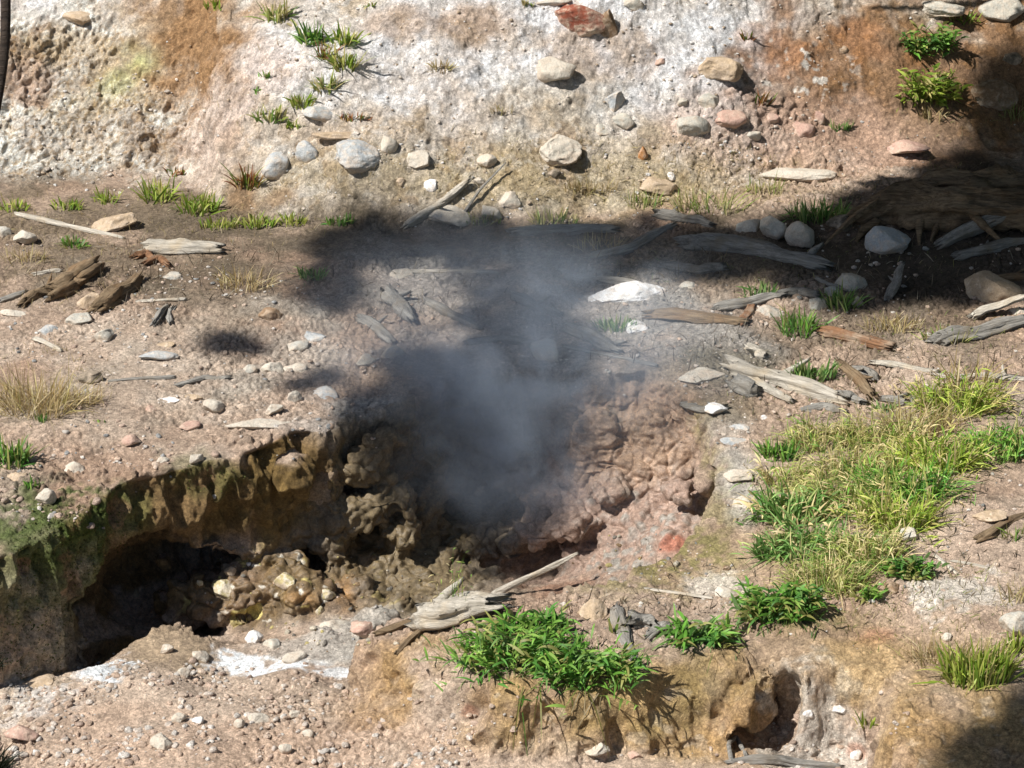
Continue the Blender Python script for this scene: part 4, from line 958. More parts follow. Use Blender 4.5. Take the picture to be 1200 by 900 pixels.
# root stump in the shade
def stump():
    c, s = groundpt(1090, 268)
    limbs = []
    def w(px, py, l=0): g, _ = groundpt(px, py); return g-c+Vector((0,0,l))
    rs = random.Random(5)
    limbs.append(dict(pts=[w(1005,262,.0), w(1050,258,.07), w(1120,262,.10), w(1210,268,.08)], rad=[.03,.085,.11,.09], seg=36, ridg=.55, seed=3, jag=.05, sub=60))
    limbs.append(dict(pts=[w(1060,248,.08), w(1100,246,.15), w(1150,248,.15), w(1210,244,.14)], rad=[.03,.06,.065,.05], seg=30, ridg=.6, seed=4, jag=.05, sub=50))
    for k in range(22):
        x0 = rs.uniform(1020,1195); y0 = rs.uniform(246,268); L0 = rs.uniform(.02,.14)
        dx, dy = rs.uniform(-60,50), rs.uniform(-26,44); up_ = rs.uniform(-.02,.14) if dy < 8 else 0
        r0 = rs.uniform(.012,.035)
        limbs.append(dict(pts=[w(x0,y0,L0), w(x0+dx*.5+rs.uniform(-10,10),y0+dy*.5,L0*.8+up_*.6), w(x0+dx,y0+dy,max(0,L0*.2+up_))], rad=[r0, r0*.7, r0*.25], seg=12, ridg=.45, seed=20+k, jag=.02, sub=22))
    me = limb_mesh('tree_stump', limbs); o = obj('tree_stump', me, WM['brown']); o.location = c  # brown, darker than the grey wood itself, to deepen the shade here
    tag(o, 'big gnarled grey root stump lying in the deep shade at the right', 'stump')
stump()

# ------------------------------------------------------------------ grass
GREEN = [(112,168,64),(136,186,80),(92,146,64),(156,192,92),(118,152,84),(176,176,104)]
BLUEG = [(112,156,80),(134,172,98),(98,142,66),(156,186,112),(178,190,120)]
YELG = [(176,194,84),(196,202,106),(150,178,68),(130,164,60),(200,190,120)]
DRY = [(222,202,152),(208,184,134),(232,216,174),(190,164,116),(200,188,124)]
REDG = [(150,92,62),(176,120,76),(140,140,60),(120,150,60),(190,156,96)]
MIXG = [(224,208,158),(172,184,98),(196,194,122),(146,172,82),(214,200,146),(124,160,76),(206,200,138)]
def blades_arrays(spec):
    """spec: list of (root, direction, length, width, droop, colour, side)"""
    n = len(spec); SEG = 5
    P0 = np.array([s[0] for s in spec]); Dr = np.array([s[1] for s in spec]); Ln = np.array([s[2] for s in spec]); W = np.array([s[3] for s in spec]); Dp = np.array([s[4] for s in spec]); Cc = np.array([s[5] for s in spec])
    Dr /= np.linalg.norm(Dr, axis=1)[:,None]
    side = np.cross(Dr, np.array([0,0,1.])+rng.normal(0,.5,(n,3))); side /= np.linalg.norm(side,axis=1)[:,None]+1e-9
    Vv = np.zeros((n, SEG+1, 2, 3), np.float32); Cv = np.zeros((n, SEG+1, 2, 4), np.float32); Cv[...,3] = 1
    prof = [.55,.95,1,.8,.5,.04]
    for i in range(SEG+1):
        t = i/SEG
        c = P0+Dr*(Ln*t)[:,None]+np.array([0,0,-1.])*(Dp*Ln*t*t)[:,None]
        w = (W*prof[i]*.5)[:,None]*side
        Vv[:,i,0] = c-w; Vv[:,i,1] = c+w
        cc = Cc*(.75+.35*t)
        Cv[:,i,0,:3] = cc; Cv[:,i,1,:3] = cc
    I = np.arange(n*(SEG+1)*2).reshape(n, SEG+1, 2)
    q = np.stack([I[:,:-1,0], I[:,:-1,1], I[:,1:,1], I[:,1:,0]], -1).reshape(-1,4)
    return Vv.reshape(-1,3), q, Cv.reshape(-1,4)
def leaf_obj(name, spec, label, cat, group=None, kind=None, origin=None, parent=None):
    v, q, c = blades_arrays(spec)
    o0 = np.array(origin if origin is not None else v.mean(0))
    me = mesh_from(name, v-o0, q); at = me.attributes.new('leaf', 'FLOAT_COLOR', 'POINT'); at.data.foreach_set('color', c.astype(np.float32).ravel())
    me.polygons.foreach_set('use_smooth', np.ones(len(q), bool))
    o = obj(name, me, LM); o.location = Vector(o0)
    return tag(o, label, cat, group, kind)
def dirv(lean, az):
    return (math.sin(lean)*math.cos(az), math.sin(lean)*math.sin(az), math.cos(lean))
def tuft(px, py, w, h, n, pal, label, style='blade', width=.006, lean=.9, droop=.35, name='grass_tuft', cat='grass tuft', az0=None, kscale=1):
    """px, py = middle of the base in the photo; w, h in pixels"""
    spec = []; pts = hit(px, py)
    if pts is None: print('tuft miss', px, py); return
    s = F/pts[2]; rw = w/2/s; Lh = h/s*1.02
    if style == 'mix': n = int(n*.95); pal = pal+[DRY[0]]; width *= .85
    for k in range(n):
        a = random.uniform(0, 2*math.pi); rr = math.sqrt(random.random())*.75
        q = hit(px+math.cos(a)*w/2*rr, py+math.sin(a)*min(w*.25, h*.35)*rr)
        if q is None: continue
        p = np.array(q[0])-np.array([0,0,.006])
        az = random.gauss(math.atan2(math.sin(a), math.cos(a)), .9) if az0 is None else random.gauss(az0, .8)
        ln = abs(random.gauss(0, lean*.55))+.1*rr
        L = Lh*random.uniform(.55, 1.1)
        cl = lin(random.choice(pal))*random.uniform(.6,1.05)*(1.22 if style == 'mix' else 1)
        if style == 'mix':
            st = 'leafy' if random.random() < .22 else 'blade'
        else: st = style
        if st == 'blade':
            spec.append((p, dirv(ln, az), L, width*random.uniform(.6,1.3), droop*random.uniform(.2,1.4), cl))
        elif st == 'leafy':   # short stems with alternate pointed leaves
            d = np.array(dirv(ln, az)); m = random.randint(4, 6)
            spec.append((p, d, L*.9, .003, droop*.6, cl*.8))
            for j in range(m):
                t = (j+1)/m; b = p+d*L*.85*t+np.array([0,0,-1])*droop*.6*L*t*t*.8
                az2 = az+random.choice((-1,1))*random.uniform(.5,1.3)
                spec.append((b, dirv(random.uniform(.5,1.35), az2), random.uniform(.045,.085)*kscale, width*random.uniform(.8,1.4), random.uniform(.2,.7), cl*random.uniform(.8,1.25)))
    return leaf_obj(name, spec, label, cat, 'tufts of grass and weeds', origin=pts[0])
T = tuft
# slope
T(250,10,26,16,30,YELG,'small green tuft at the top edge above the brown patch',width=.012)
T(325,22,40,30,60,MIXG,'greenish tuft at the top edge, left of the strip of grass on the slope',width=.012)
T(365,48,38,32,60,GREEN,'bright green leafy tuft on the slope below the top edge',width=.014)
T(403,50,36,30,50,YELG,'yellow-green tuft at the upper end of the grass strip',width=.012)
T(405,80,34,36,60,YELG,'yellow-green tuft in the middle of the grass strip on the slope',width=.012)
T(380,105,40,28,60,MIXG,'yellowish brown tuft lower in the grass strip',width=.010)
T(352,124,34,24,50,YELG,'tuft near the lower left end of the grass strip',width=.010)
T(342,150,30,14,30,YELG,'lowest tuft of the grass strip above the blue-grey stones',width=.010)
T(315,140,50,26,60,MIXG,'spread greyish green tuft left of the grass strip',width=.010)
T(312,92,24,14,20,GREEN,'small tuft left of the middle of the grass strip',width=.010)
T(300,108,18,12,16,GREEN,'tiny tuft just under the small one left of the grass strip',width=.010)
T(415,140,50,14,50,REDG,'flat reddish brown tuft right of the blue-grey stones',width=.008)
T(380,70,20,40,30,REDG,'brownish tuft inside the grass strip on the slope',width=.008)
T(290,218,36,40,60,REDG,'reddish green tuft over the bare brown hollow left of the stones',width=.009)
T(185,232,50,34,90,YELG,'green clump on the ledge under the white crust, left one',width=.010)
T(232,246,60,34,110,YELG,'green clump on the ledge right of the first clump under the crust',width=.010)
T(205,205,30,16,30,REDG,'small brownish tuft at the foot of the white crust',width=.008)
T(255,266,60,20,70,YELG,'low green tuft at the left end of the ledge strip',width=.009)
T(300,264,60,22,90,YELG,'green tuft in the middle of the ledge strip',width=.009)
T(342,262,40,20,60,YELG,'green tuft at the right end of the ledge strip',width=.009)
T(397,262,44,18,60,GREEN,'small green tuft right of the ledge strip near the shade',width=.009)
T(15,244,50,22,60,YELG,'green tuft at the left edge on the ledge',width=.009)
T(80,243,50,20,60,YELG,'low green tuft between the left edge and the clumps under the crust',width=.009)
T(125,236,40,22,50,YELG,'green tuft left of the clumps under the white crust',width=.009)
T(88,288,36,18,50,GREEN,'small fresh green tuft below the long thin stick',width=.010)
T(30,305,70,24,90,DRY,'thin dry grass on the dark ledge at the left edge',width=.004)
T(285,335,90,36,160,DRY,'dry straw coloured tuft left of the soft shade',width=.004,lean=1.3)
T(365,325,40,24,60,BLUEG,'dim green tuft in the soft shade left of the mist',width=.008)
T(515,82,34,22,50,DRY,'dry brown tuft on the white slope',width=.006)
T(590,132,40,18,40,DRY,'faint dry tuft in the middle of the white slope',width=.004)
T(435,8,14,12,14,YELG,'tiny green tuft at the top edge in the middle',width=.010)
T(618,6,24,12,20,MIXG,'tiny tuft at the top edge left of the red boulder',width=.010)
T(875,46,20,16,24,REDG,'yellow-brown tuft between white bloom and orange earth',width=.009)
T(893,122,24,34,16,REDG,'reddish sprig with few leaves on the orange earth',width=.012)
T(985,152,34,16,30,BLUEG,'small green tuft on the pink earth of the right slope',width=.009)
T(1090,62,56,44,60,GREEN,'upper part of the tall leafy weed on the orange slope',style='leafy',width=.014,kscale=1.1)
T(1090,118,60,50,80,YELG,'lower leafy weed on the orange slope with yellow leaves',style='leafy',width=.016,kscale=1.1)
T(1130,25,50,20,24,YELG,'sprig between the two top right boulders',width=.010)
T(1095,140,40,26,40,DRY,'dry stalks hanging below the leafy weeds on the orange slope',width=.005)
T(1190,140,40,36,40,MIXG,'thin grass stalks at the right edge in the shade',width=.005)
T(830,246,110,40,150,MIXG,'wispy dry and green grass at the foot of the right slope',width=.005)
T(755,240,60,30,80,MIXG,'wispy grass at the foot of the slope above the shade',width=.005)
T(650,262,70,26,80,MIXG,'sparse grass at the shadow edge in the middle',width=.006)
T(565,262,60,22,50,MIXG,'sparse grass at the shadow edge beside the pale lumps',width=.006)
T(690,225,90,24,120,DRY,'straw coloured grass on the slope above the sparse shadow grass',width=.004)
T(900,225,70,26,80,MIXG,'thin grass in front of the long pale slab',width=.005)
T(960,256,90,36,170,BLUEG,'dark green grass above the deep shade',width=.008)
T(700,290,80,26,80,DRY,'thin dry grass in the mist above the whitish slab',width=.004)
T(890,345,50,24,70,BLUEG,'dim green tuft below the long dark grey log',width=.008)
T(935,388,60,40,120,GREEN,'green tuft left of the half lit grey stone',width=.008)
T(985,360,50,36,80,BLUEG,'green tuft in the shade around the upright pale stone',width=.008)
T(1045,385,90,30,150,DRY,'pale dry grass at the lower border of the deep shade',width=.004)
T(1110,398,80,26,90,MIXG,'thin grass between the deep shade and the right grey log',width=.005)
T(720,385,70,24,80,BLUEG,'pale green tuft in the mist beside the whitish rock',width=.008)
T(950,442,80,30,110,BLUEG,'blue-green tuft just behind the largest bleached log',width=.011)
T(1035,480,40,18,40,BLUEG,'small green tuft below the split wood chunks',width=.009)
# left edge
T(40,478,120,66,420,DRY,'large straw coloured grass patch at the left edge',width=.004,lean=1.1)
T(90,470,80,30,160,DRY,'thin right fringe of the large straw coloured patch',width=.004,lean=1.2)
T(10,540,60,44,110,GREEN,'bright green tuft at the left edge below the straw patch',width=.010)
T(38,570,24,18,24,GREEN,'small green sprig on the brink above the mossy bank',width=.009)
T(117,494,18,8,16,GREEN,'tiny green sprig on the pink earth',width=.010)
T(50,492,20,16,16,GREEN,'tiny green sprig at the lower edge of the straw patch',width=.009)
# right meadow
T(1120,478,120,64,380,YELG,'tall green grass in front of the flat pale boards',width=.007,style='mix',kscale=.9,lean=1.35,droop=.55)
T(1130,455,80,66,70,DRY,'long arching straw stems over the flat pale boards',width=.006,lean=1.2)
T(1175,530,100,59,400,GREEN,'green grass at the right edge around the round pale stone',width=.008,style='mix',kscale=.9,lean=1.35,droop=.55)
T(1095,545,120,64,520,YELG,'dense green grass between the mound and the right edge',width=.008,style='mix',kscale=.9,lean=1.35,droop=.55)
T(1035,520,130,60,480,MIXG,'pale feathery grass on the back of the grassy mound',width=.005,style='mix',kscale=.9,lean=1.35,droop=.55)
T(962,520,110,51,360,MIXG,'soft green grass behind the mound right of the slates',width=.006,style='mix',kscale=.9,lean=1.35,droop=.55)
T(912,535,54,32,110,GREEN,'small green tuft right of the slates',width=.009)
T(1060,580,140,67,560,GREEN,'dense green grass on the right flank of the mound',width=.008,style='mix',kscale=.9,lean=1.35,droop=.55)
T(990,590,140,70,560,MIXG,'mixed green and straw grass in the middle of the mound',width=.006,style='mix',kscale=.9,lean=1.35,droop=.55)
T(930,605,100,60,340,BLUEG,'blue-green broad blades at the left flank of the mound',width=.012,style='mix',kscale=.9,lean=1.35,droop=.55)
T(945,648,110,62,420,BLUEG,'broad blue-green blades lower on the left flank of the mound',width=.010,style='mix',kscale=.9,lean=1.35,droop=.55)
T(1012,655,110,67,520,MIXG,'yellowish grass on the near right flank of the mound',width=.006,style='mix',kscale=.9,lean=1.35,droop=.55)
T(968,688,110,67,480,MIXG,'straw tipped grass at the near foot of the mound',width=.005,style='mix',kscale=.9,lean=1.35,droop=.55)
T(900,650,44,38,80,BLUEG,'small blue-green tuft by the cream and brown stone',width=.010)
T(912,722,90,56,130,GREEN,'bright green clump at the front end of the mound with a shadow to its right',style='leafy',width=.012,kscale=1.2)
T(1000,556,120,62,360,MIXG,'straw and green grass filling the upper middle of the mound',width=.006,style='mix',kscale=.9,lean=1.3,droop=.5)
T(1050,615,110,66,380,YELG,'yellow-green grass filling the lower middle of the mound',width=.007,style='mix',kscale=.9,lean=1.3,droop=.5)
T(920,566,70,50,170,MIXG,'loose pale green grass right of the broad flat crust slab',width=.006,style='mix',kscale=.9,lean=1.3,droop=.5)
T(1075,505,110,60,280,DRY,'feathery straw heads behind the mound',width=.004,lean=1.2)
T(1066,674,50,32,40,GREEN,'isolated green clump right of the mound',style='leafy',width=.012,kscale=.8)
T(1020,702,26,30,14,GREEN,'small green sprig right of the front end of the mound',style='leafy',width=.011,kscale=.7)
T(1145,795,100,60,300,YELG,'yellow-green clump in the lower right near the dark corner',width=.009)
T(1120,775,150,50,260,DRY,'fine dry grass around the lower right clump',width=.003)
T(1192,762,30,40,50,YELG,'green tuft at the right edge beside the dark corner',width=.009)
T(1015,852,30,30,24,YELG,'little sprig in the lower right hollow',width=.009)
T(1190,700,50,40,40,DRY,'dry stalks at the right edge above the grey rock',width=.004)
T(1190,630,40,24,30,MIXG,'thin tuft by the reddish brown dead branch',width=.006)
# front
T(602,778,134,76,150,GREEN,'left half of the big leafy green clump on the front ridge',style='leafy',width=.010,lean=1.1,droop=.4,kscale=1.3)
T(690,797,112,76,120,GREEN,'right half of the big leafy green clump on the front ridge',style='leafy',width=.010,lean=1.1,droop=.5,kscale=1.3)
T(620,742,110,34,50,GREEN,'upper fringe of the big leafy clump beside the tan boulder',style='leafy',width=.012,lean=.9,kscale=1.4)
T(718,740,30,48,8,GREEN,'few broad blades in front of the grey leaning slab',width=.014)
T(825,752,90,38,40,GREEN,'small leafy green clump on the right part of the front ridge',style='leafy',width=.012,lean=1.2,droop=.5,kscale=1.4)
T(532,722,40,100,14,MIXG,'tall thin grass with seed heads on the weathered block',width=.004,lean=.4,droop=.1,style='leafy',kscale=.4)
# dead roots hanging under the clump and hanging blades
def hanging(px, py, w, n, L, pal, label, width=.005):
    spec = []; c = hit(px, py)[0]
    for k in range(n):
        x = px+random.uniform(-.5,.5)*w; q = hit(x, py+random.uniform(-6,6))
        p = np.array(q[0])+np.array([0,-.01,.01])
        spec.append((p, (random.gauss(0,.35), random.uniform(-1,-.25), random.uniform(-.6,.1)), L*random.uniform(.5,1.1), width*random.uniform(.6,1.3), random.uniform(.3,1.0), lin(random.choice(pal))*.7))
    leaf_obj('hanging_grass', spec, label, 'grass', 'tufts of grass and weeds', origin=c)
hanging(520,735,60,34,.2,[(168,150,122),(140,118,90),(188,172,146)],'dead hanging roots left of the big leafy clump')
hanging(660,808,110,12,.22,[(150,150,80),(100,140,60),(168,150,110)],'long blades trailing down the ridge face under the big clump',.007)
hanging(840,762,80,16,.13,[(176,150,118),(120,140,60),(140,120,90)],'short dead roots trailing under the small leafy clump')
hanging(800,740,120,40,.08,[(190,170,140),(160,140,110)],'bleached rootlets along the brink of the front ridge')
hanging(915,735,90,30,.16,[(100,130,60),(150,140,90)],'trailing stems at the front end of the grassy mound')
# fine dry stubble that nobody could count
def stubble(name, areas, pal, label, L=.05, width=.0025):
    spec = []
    for px, py, rx, ry, n in areas:
        for k in range(n):
            a = random.uniform(0, 6.28); rr = math.sqrt(random.random())
            q = hit(px+math.cos(a)*rx*rr, py+math.sin(a)*ry*rr)
            if q is None: continue
            spec.append((np.array(q[0])-np.array([0,0,.003]), dirv(abs(random.gauss(.7,.5)), random.uniform(0,6.28)), L*random.uniform(.4,1.4), width*random.uniform(.6,1.4), random.uniform(0,.6), lin(random.choice(pal))*.72*random.uniform(.7,1.1)))
    leaf_obj(name, spec, label, 'grass', kind='stuff')
stubble('dry_grass', [(720,200,220,40,1500),(540,200,200,50,500),(860,215,200,30,700),(120,265,150,40,600),(80,330,90,40,300),(50,450,90,50,400),(300,250,110,40,350),(330,110,100,60,200)], DRY, 'fine dry grass stubble on the foot of the slope and the left ledge')
stubble('ground_grass', [(1090,390,140,30,400),(900,310,220,30,300),(1000,470,150,30,300),(1110,720,130,60,900),(1000,580,140,110,900),(940,720,90,30,150),(620,770,120,30,200),(1130,160,80,70,200)], DRY+MIXG, 'fine thin grass between the tufts on the right ground', .045)
stubble('litter', [(200,320,170,40,500),(1000,430,200,60,700),(760,360,160,70,500),(700,715,140,14,120),(480,350,120,50,150),(1100,640,120,90,250),(820,700,120,40,120),(1080,300,120,60,200)], [(176,162,138),(140,122,98),(196,184,160),(110,94,74)], 'straw and twig litter lying on the soil', .07, .004)

# ------------------------------------------------------------------ moss on the bank: tiny leaves, uncountable
stubble('moss', [(70,640,60,50,1500),(110,620,60,30,700),(40,740,45,60,1100),(240,560,50,16,200)], [(112,126,62),(128,138,70),(96,110,52),(140,132,80)], 'green moss growing on the left bank', .012, .006)

# ------------------------------------------------------------------ sun, sky
SUN = Vector((-.58, -.27, .86)).normalized()
el = math.asin(SUN.z); rot = math.atan2(SUN.x, SUN.y)
ld = bpy.data.lights.new('sun', 'SUN'); ld.energy = 5.0; ld.angle = R(.53); ld.color = (1, .965, .91)
lo = bpy.data.objects.new('sun', ld); COL.objects.link(lo); lo.rotation_euler = SUN.to_track_quat('Z', 'Y').to_euler()
w = bpy.data.worlds.new('World'); scene.world = w; w.use_nodes = True; t = w.node_tree; t.nodes.clear()
sk = t.nodes.new('ShaderNodeTexSky'); sk.sky_type = 'NISHITA'; sk.sun_disc = False; sk.sun_elevation = el; sk.sun_rotation = rot
bg = t.nodes.new('ShaderNodeBackground'); bg.inputs[1].default_value = .05; wo = t.nodes.new('ShaderNodeOutputWorld')
t.links.new(sk.outputs[0], bg.inputs[0]); t.links.new(bg.outputs[0], wo.inputs[0])

# ------------------------------------------------------------------ trees out of view that shade it; the low one is added
def bigleaves(n_pts, name, label, root, trunk_top, leaf=.10, dens=1):
    pass
def shade_tree(name, label, patches, trunk_base, dist=(11,15), leaf=.10):
    """patches: photo-pixel ellipses (px,py,rx,ry,count) on the ground that lie in the tree's shade"""
    spec = []; cs = []
    for (px, py, rx, ry, cnt) in patches:
        q = hit(px, py)
        c0 = None
        if q is not None:
            cs.append(np.array(q[0])+np.array(SUN)*sum(dist)/2)
        for k in range(cnt):
            a = random.uniform(0, 6.28); rr = math.sqrt(random.random())
            if random.random() < .12: rr *= 1.25
            x, y = px+math.cos(a)*rx*rr, py+math.sin(a)*ry*rr
            q = hit(x, y)
            if q is None:
                xx, yy = unp(x, max(y, 120), .1); p = np.array([xx, yy, .1])
            else: p = np.array(q[0])
            u = random.uniform(*dist)
            b = p+np.array(SUN)*u
            d = rng.normal(0,1,3); d[2] = d[2]*.4
            spec.append((b-d/np.linalg.norm(d)*leaf*.5, tuple(d), leaf*random.uniform(.7,1.3), leaf*.55, .15, lin((70,96,40))*.7))
    root = bpy.data.objects.new(name, None); COL.objects.link(root); root.location = trunk_base
    tag(root, label, 'tree', 'trees that shade the ground')
    crown = leaf_obj('crown', spec, None, None); del_ = crown
    loc = crown.location.copy(); crown.parent = root; crown.location = loc-Vector(trunk_base)
    C0 = Vector(np.mean(cs, axis=0)); base_ = Vector(trunk_base)
    top = Vector((base_.x*.75+C0.x*.25, base_.y*.6+C0.y*.4, C0.z*.8))
    me = limb_mesh('trunk', [dict(pts=[Vector((0,0,-.3)), (top-base_)*.5+Vector((.1,.1,0)), top-base_], rad=[.22,.17,.11], seg=16, ridg=.15, seed=2, jag=0, sub=30)])
    tr = obj('trunk', me, WM['brown'], root)
    for i, c in enumerate(cs):
        c = Vector(c)-base_
        me = limb_mesh('limb', [dict(pts=[(top-base_)*.92, (top-base_)*.45+c*.5+Vector((0,0,.3)), c], rad=[.09,.05,.015], seg=10, ridg=.1, seed=i, jag=0, sub=20)])
        obj('limb', me, WM['brown'], root)
def crown_leaves(patches, dist, leaf):
    spec = []; cs = []
    for (px, py, rx, ry, cnt) in patches:
        q = hit(px, py)
        c0 = Vector(q[0]) if q is not None else Vector((*unp(px, py, 0), 0))
        cs.append(c0+SUN*(sum(dist)/2))
        for k in range(cnt):
            a = random.uniform(0, 6.28); rr = math.sqrt(random.random())*random.uniform(.8,1.22)
            x, y = px+math.cos(a)*rx*rr, py+math.sin(a)*ry*rr
            q = hit(x, y)
            p = np.array(q[0]) if q is not None else np.array([*unp(x, max(y, 120), .1), .1])
            b_ = p+np.array(SUN)*random.uniform(*dist)
            d = rng.normal(0,1,3); d[2] *= .4; d /= np.linalg.norm(d)
            spec.append((b_-d*leaf*.5, tuple(d), leaf*random.uniform(.7,1.3), leaf*.55, .15, lin((90,120,56))*.7))
    return spec, cs
def over(x, y, z, u):
    "a point u metres up the sun's direction from a ground point"
    return Vector((x, y, z))+SUN*u
def build_tree(label, spec, base_, boughs):
    root = bpy.data.objects.new('unseen_shade_tree', None); COL.objects.link(root); root.location = base_
    tag(root, label, 'tree', 'trees that shade the ground')
    cr = leaf_obj('crown', spec, None, None); loc = cr.location.copy(); cr.parent = root; cr.location = loc-base_
    for i, (nm, pts, rad) in enumerate(boughs):
        me = limb_mesh(nm, [dict(pts=[p-base_ for p in pts], rad=rad, seg=10, ridg=.12, seed=i+2, jag=0, sub=30)])
        obj(nm, me, WM['brown'], root)
rq = random.Random(11)
SHADE = [*[(rq.uniform(400,960), rq.choice((258,262,306,312))+rq.uniform(-5,5), rq.uniform(8,22), rq.uniform(4,9), 26) for _ in range(26)],
       (1110,262,110,60,1700),(1000,300,80,40,700),(1150,215,80,40,700),(1178,130,40,72,420),(1150,315,90,38,800),(1040,240,60,22,360),(1075,325,90,30,500),
       (880,292,110,24,760),(960,320,60,26,400),(760,282,110,20,520),(640,284,110,18,460),(500,284,100,20,460),(410,290,50,24,240),(388,335,38,30,260),
       (1000,350,50,16,200),(830,315,60,14,160)]
CORE = [(265,402,32,12,130),(305,408,16,8,30),(620,330,80,40,420),(610,400,60,50,500),(545,480,95,50,700),(620,480,50,40,300),(560,550,100,40,620),(575,600,90,30,460),
        (470,515,50,34,260),(440,475,40,24,130),(610,655,50,28,240),(662,452,34,32,190),(648,505,40,34,240),(672,400,34,28,130),(350,452,20,8,30),(385,440,24,10,40),(700,330,22,12,40),(560,372,26,12,50),(500,430,60,24,200)]
CORNER = [(1195,900,90,50,900),(1212,850,40,46,300),(1150,915,56,26,260)]
s1, c1 = crown_leaves(SHADE, (12,17), .10); s2, c2 = crown_leaves(CORE, (11,14), .085); s3, c3 = crown_leaves(CORNER, (12,16), .10)
T0 = Vector((-10, -10.5, -.3)); TT = Vector((-10, -10, 10)); W1 = over(5.0, -4.5, 0, 14); W2 = over(5.0, 1.8, 0, 14.5)
bg_ = [('trunk', [T0, (T0+TT)*.5+Vector((.1,0,0)), TT], [.3,.24,.17]), ('bough', [TT, TT*.5+W1*.5+Vector((0,-.8,.6)), W1, W2], [.16,.12,.09,.06])]
for c in c1[26:]: bg_.append(('limb', [W2, W2*.6+c*.4+Vector((0,.1,.2)), c], [.04,.014,.006]))
hub = c1[35]; c1 = c1[26:]
for c in c2: bg_.append(('limb', [hub, hub*.5+c*.5, c], [.012,.008,.005]))
for c in c3: bg_.append(('limb', [W1, c], [.03,.01]))
build_tree('tall broadleaf tree behind the camera whose high crown shades the steam', s1+s2+s3, T0, bg_)
# added unseen low crown right of the view, blocks sky light over the stump
spec = []
for k in range(14000):
    u, v = random.random(), random.random()
    gx_, gy_ = 1.75+6.5*u, 1.45+5.0*v
    if gx_+.9*gy_ < 3.6+random.gauss(0,.12): continue
    h_ = random.uniform(2.4, 3.6)
    p = over(gx_, gy_, .05, 0)+SUN*(h_/SUN.z)
    ok, hp, hn, hi = rob.ray_cast(p, -SUN)
    if ok:
        v_ = hp-cam_loc; dd = v_.dot(FW); qx, qy = 600+v_.x*F/dd, 450-v_.dot(UP)*F/dd
        lim = np.interp(qx, [940,985,1040,1110,1180,1230,1400], [300,250,215,198,180,120,60])+random.gauss(0,7)
        if qy < lim or qy > np.interp(qx, [960,1050,1200], [330,345,330]) or qx < 950: continue
    d = rng.normal(0,1,3); d[2] *= .35; d /= np.linalg.norm(d)
    spec.append((np.array(p), tuple(d), random.uniform(.12,.2), .09, .15, lin((90,120,56))*.7))
B0 = Vector((4.6, 2.6, .0)); Bt = Vector((3.4, 3.4, 2.9))
bl = [('trunk', [B0-Vector((0,0,.3)), (B0+Bt)*.5+Vector((.15,0,.2)), Bt], [.14,.11,.08])]
for q in ((0.6,2.6,2.9),(1.6,5.4,3.0),(4.6,5.2,3.1),(5.2,1.6,3.0),(2.2,1.9,2.9)): bl.append(('limb', [Bt, Bt*.5+Vector(q)*.5+Vector((0,0,.2)), Vector(q)], [.06,.035,.012]))
for k in range(6000):  # extra leaves added to block sky light from the right
    d = rng.normal(0,1,3); d[2] *= .35; d /= np.linalg.norm(d)
    p = Vector((random.uniform(3.3,8.5), random.uniform(-4,6.5), random.uniform(3.2,4.2)))
    ok, hp, hn, hi = rob.ray_cast(p, -SUN)
    if ok:
        v_ = hp-cam_loc; dd = v_.dot(FW)
        if 600+v_.x*F/dd < 1225: continue
    spec.append((np.array(p), tuple(d), random.uniform(.14,.22), .1, .15, lin((90,120,56))*.7))
build_tree('added unseen low tree right of the view whose crown darkens the root stump', spec, B0, bl)

# ------------------------------------------------------------------ near twig at the upper left, dark spiky plant at the lower left
def near_sapling():
    def at(px, py, dpt):
        d = ray(px, py); return cam_loc+d*(dpt/d.dot(FW))
    D_ = 6.0
    P = [at(-60, 1150, D_), at(-50, 600, D_), at(-30, 300, D_), at(-6, 130, D_), at(5, 80, D_), at(8, 20, D_), at(6, -60, D_), at(-20, -300, D_)]
    root = P[0].copy(); gz_ = down(root.x, root.y)[0]; gnd = Vector((root.x-.1, root.y+.1, -.5)); P = [gnd]+P
    me = limb_mesh('sapling', [dict(pts=[p-gnd for p in P], rad=[.02,.016,.014,.013,.012,.012,.012,.011,.008], seg=10, ridg=.08, seed=9, jag=0, sub=80)])
    o = obj('sapling', me, WM['dark']); o.location = gnd
    tag(o, 'dark bare stem close to the camera at the upper left edge', 'stem')
near_sapling()
def spiky():
    spec = []; c, s = groundpt(-8, 905)
    for k in range(160):
        az = random.uniform(0, 6.28)
        spec.append((np.array(c)+rng.normal(0,.02,3), dirv(random.uniform(.2,1.5), az), random.uniform(.08,.16), .006, .1, lin((46,58,36))*.5))
    leaf_obj('spiky_plant', spec, 'dark spiky plant in the lower left corner', 'plant', origin=c)
    spec = []; c, s = groundpt(-6, 780)
    for k in range(60):
        spec.append((np.array(c)+rng.normal(0,.015,3), dirv(random.uniform(.4,1.5), random.uniform(0,6.28)), random.uniform(.05,.1), .005, .1, lin((46,58,36))*.5))
    leaf_obj('spiky_plant', spec, 'dark spiky sprig on the left edge at the mossy bank', 'plant', origin=c)
spiky()

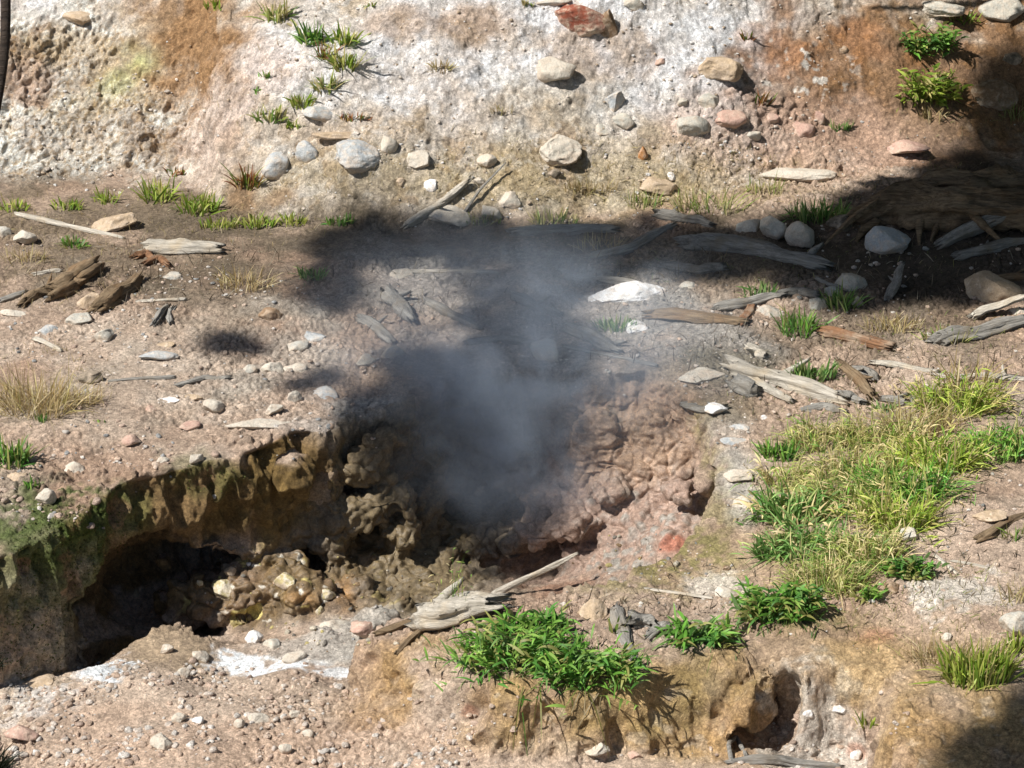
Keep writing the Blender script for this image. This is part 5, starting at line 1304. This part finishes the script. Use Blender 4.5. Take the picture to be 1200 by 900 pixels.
# ------------------------------------------------------------------ steam
def steam():
    c = Vector((.05, -.15, .15)); sx, sy, sz = 1.6, .8, 1.05
    bm = bmesh.new(); bmesh.ops.create_icosphere(bm, subdivisions=4, radius=1)
    for v in bm.verts: v.co = Vector((v.co.x*sx, v.co.y*sy, v.co.z*sz))
    me = bpy.data.meshes.new('steam'); bm.to_mesh(me); bm.free()
    m, t, o = nt('steam_vapour')
    tc = nd(t, 'ShaderNodeTexCoord'); p = tc.outputs['Object']
    def gauss(cx, cy, cz, rx, ry, rz, amp):
        mp = nd(t, 'ShaderNodeMapping', vector_type='POINT'); lk(t, p, mp.inputs[0])
        mp.inputs['Location'].default_value = (-cx/rx, -cy/ry, -cz/rz); mp.inputs['Scale'].default_value = (1/rx, 1/ry, 1/rz)
        l = nd(t, 'ShaderNodeVectorMath', operation='LENGTH'); lk(t, mp.outputs[0], l.inputs[0])
        r = nd(t, 'ShaderNodeMapRange', interpolation_type='SMOOTHERSTEP'); lk(t, l.outputs['Value'], r.inputs['Value'])
        r.inputs['From Min'].default_value = 0; r.inputs['From Max'].default_value = 1; r.inputs['To Min'].default_value = amp; r.inputs['To Max'].default_value = 0
        return r.outputs['Result']
    gs = [gauss(-.12,-.15,-.45,.80,.5,.42,1.9), gauss(-.05,0,-.10,.75,.45,.55,1.35), gauss(-.5,.05,-.05,.75,.45,.45,1.8), gauss(.25,.1,.20,1.2,.55,.6,.9), gauss(-.3,.1,.35,1.2,.55,.6,1.0), gauss(.5,.0,-.1,.8,.45,.45,.5)]
    s = gs[0]
    for g in gs[1:]:
        a = nd(t, 'ShaderNodeMath', operation='ADD'); lk(t, s, a.inputs[0]); lk(t, g, a.inputs[1]); s = a.outputs[0]
    n1 = nd(t, 'ShaderNodeTexNoise'); n1.inputs['Scale'].default_value = 2.8; n1.inputs['Detail'].default_value = 6; n1.inputs['Roughness'].default_value = .62; n1.inputs['Distortion'].default_value = .9; lk(t, p, n1.inputs['Vector']); n1 = n1.outputs['Fac']
    mm = nd(t, 'ShaderNodeMath', operation='MULTIPLY'); lk(t, s, mm.inputs[0]); lk(t, mapr(t, n1, .40, .62, .10, 1.45), mm.inputs[1])
    # fade to nothing at the shell
    mp = nd(t, 'ShaderNodeMapping'); mp.inputs['Scale'].default_value = (1/sx,1/sy,1/sz); lk(t, p, mp.inputs[0])
    l = nd(t, 'ShaderNodeVectorMath', operation='LENGTH'); lk(t, mp.outputs[0], l.inputs[0])
    m2 = nd(t, 'ShaderNodeMath', operation='MULTIPLY'); lk(t, mm.outputs[0], m2.inputs[0]); lk(t, mapr(t, l.outputs['Value'], .6, .98, 1, 0), m2.inputs[1])
    v = nd(t, 'ShaderNodeVolumePrincipled'); v.inputs['Color'].default_value = (.60,.71,.86,1); v.inputs['Anisotropy'].default_value = .2
    lk(t, m2.outputs[0], v.inputs['Density']); lk(t, v.outputs[0], o.inputs['Volume'])
    ob = obj('steam', me, m); ob.location = c
    tag(ob, 'grey steam rising out of the dark hole', 'steam', kind='stuff')
steam()

# ------------------------------------------------------------------ link the ground, drop the helper
bpy.data.objects.remove(rob); bpy.data.meshes.remove(rme)
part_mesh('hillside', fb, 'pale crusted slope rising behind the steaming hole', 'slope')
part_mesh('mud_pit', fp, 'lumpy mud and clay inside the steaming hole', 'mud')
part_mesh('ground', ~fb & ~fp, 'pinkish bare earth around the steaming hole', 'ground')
outer()

vs = scene.view_settings; vs.view_transform = 'Standard'; vs.look = 'None'; vs.exposure = .48; vs.gamma = 1
scene.cycles.volume_step_rate = 2.0; scene.cycles.volume_bounces = 2; scene.cycles.volume_max_steps = 128
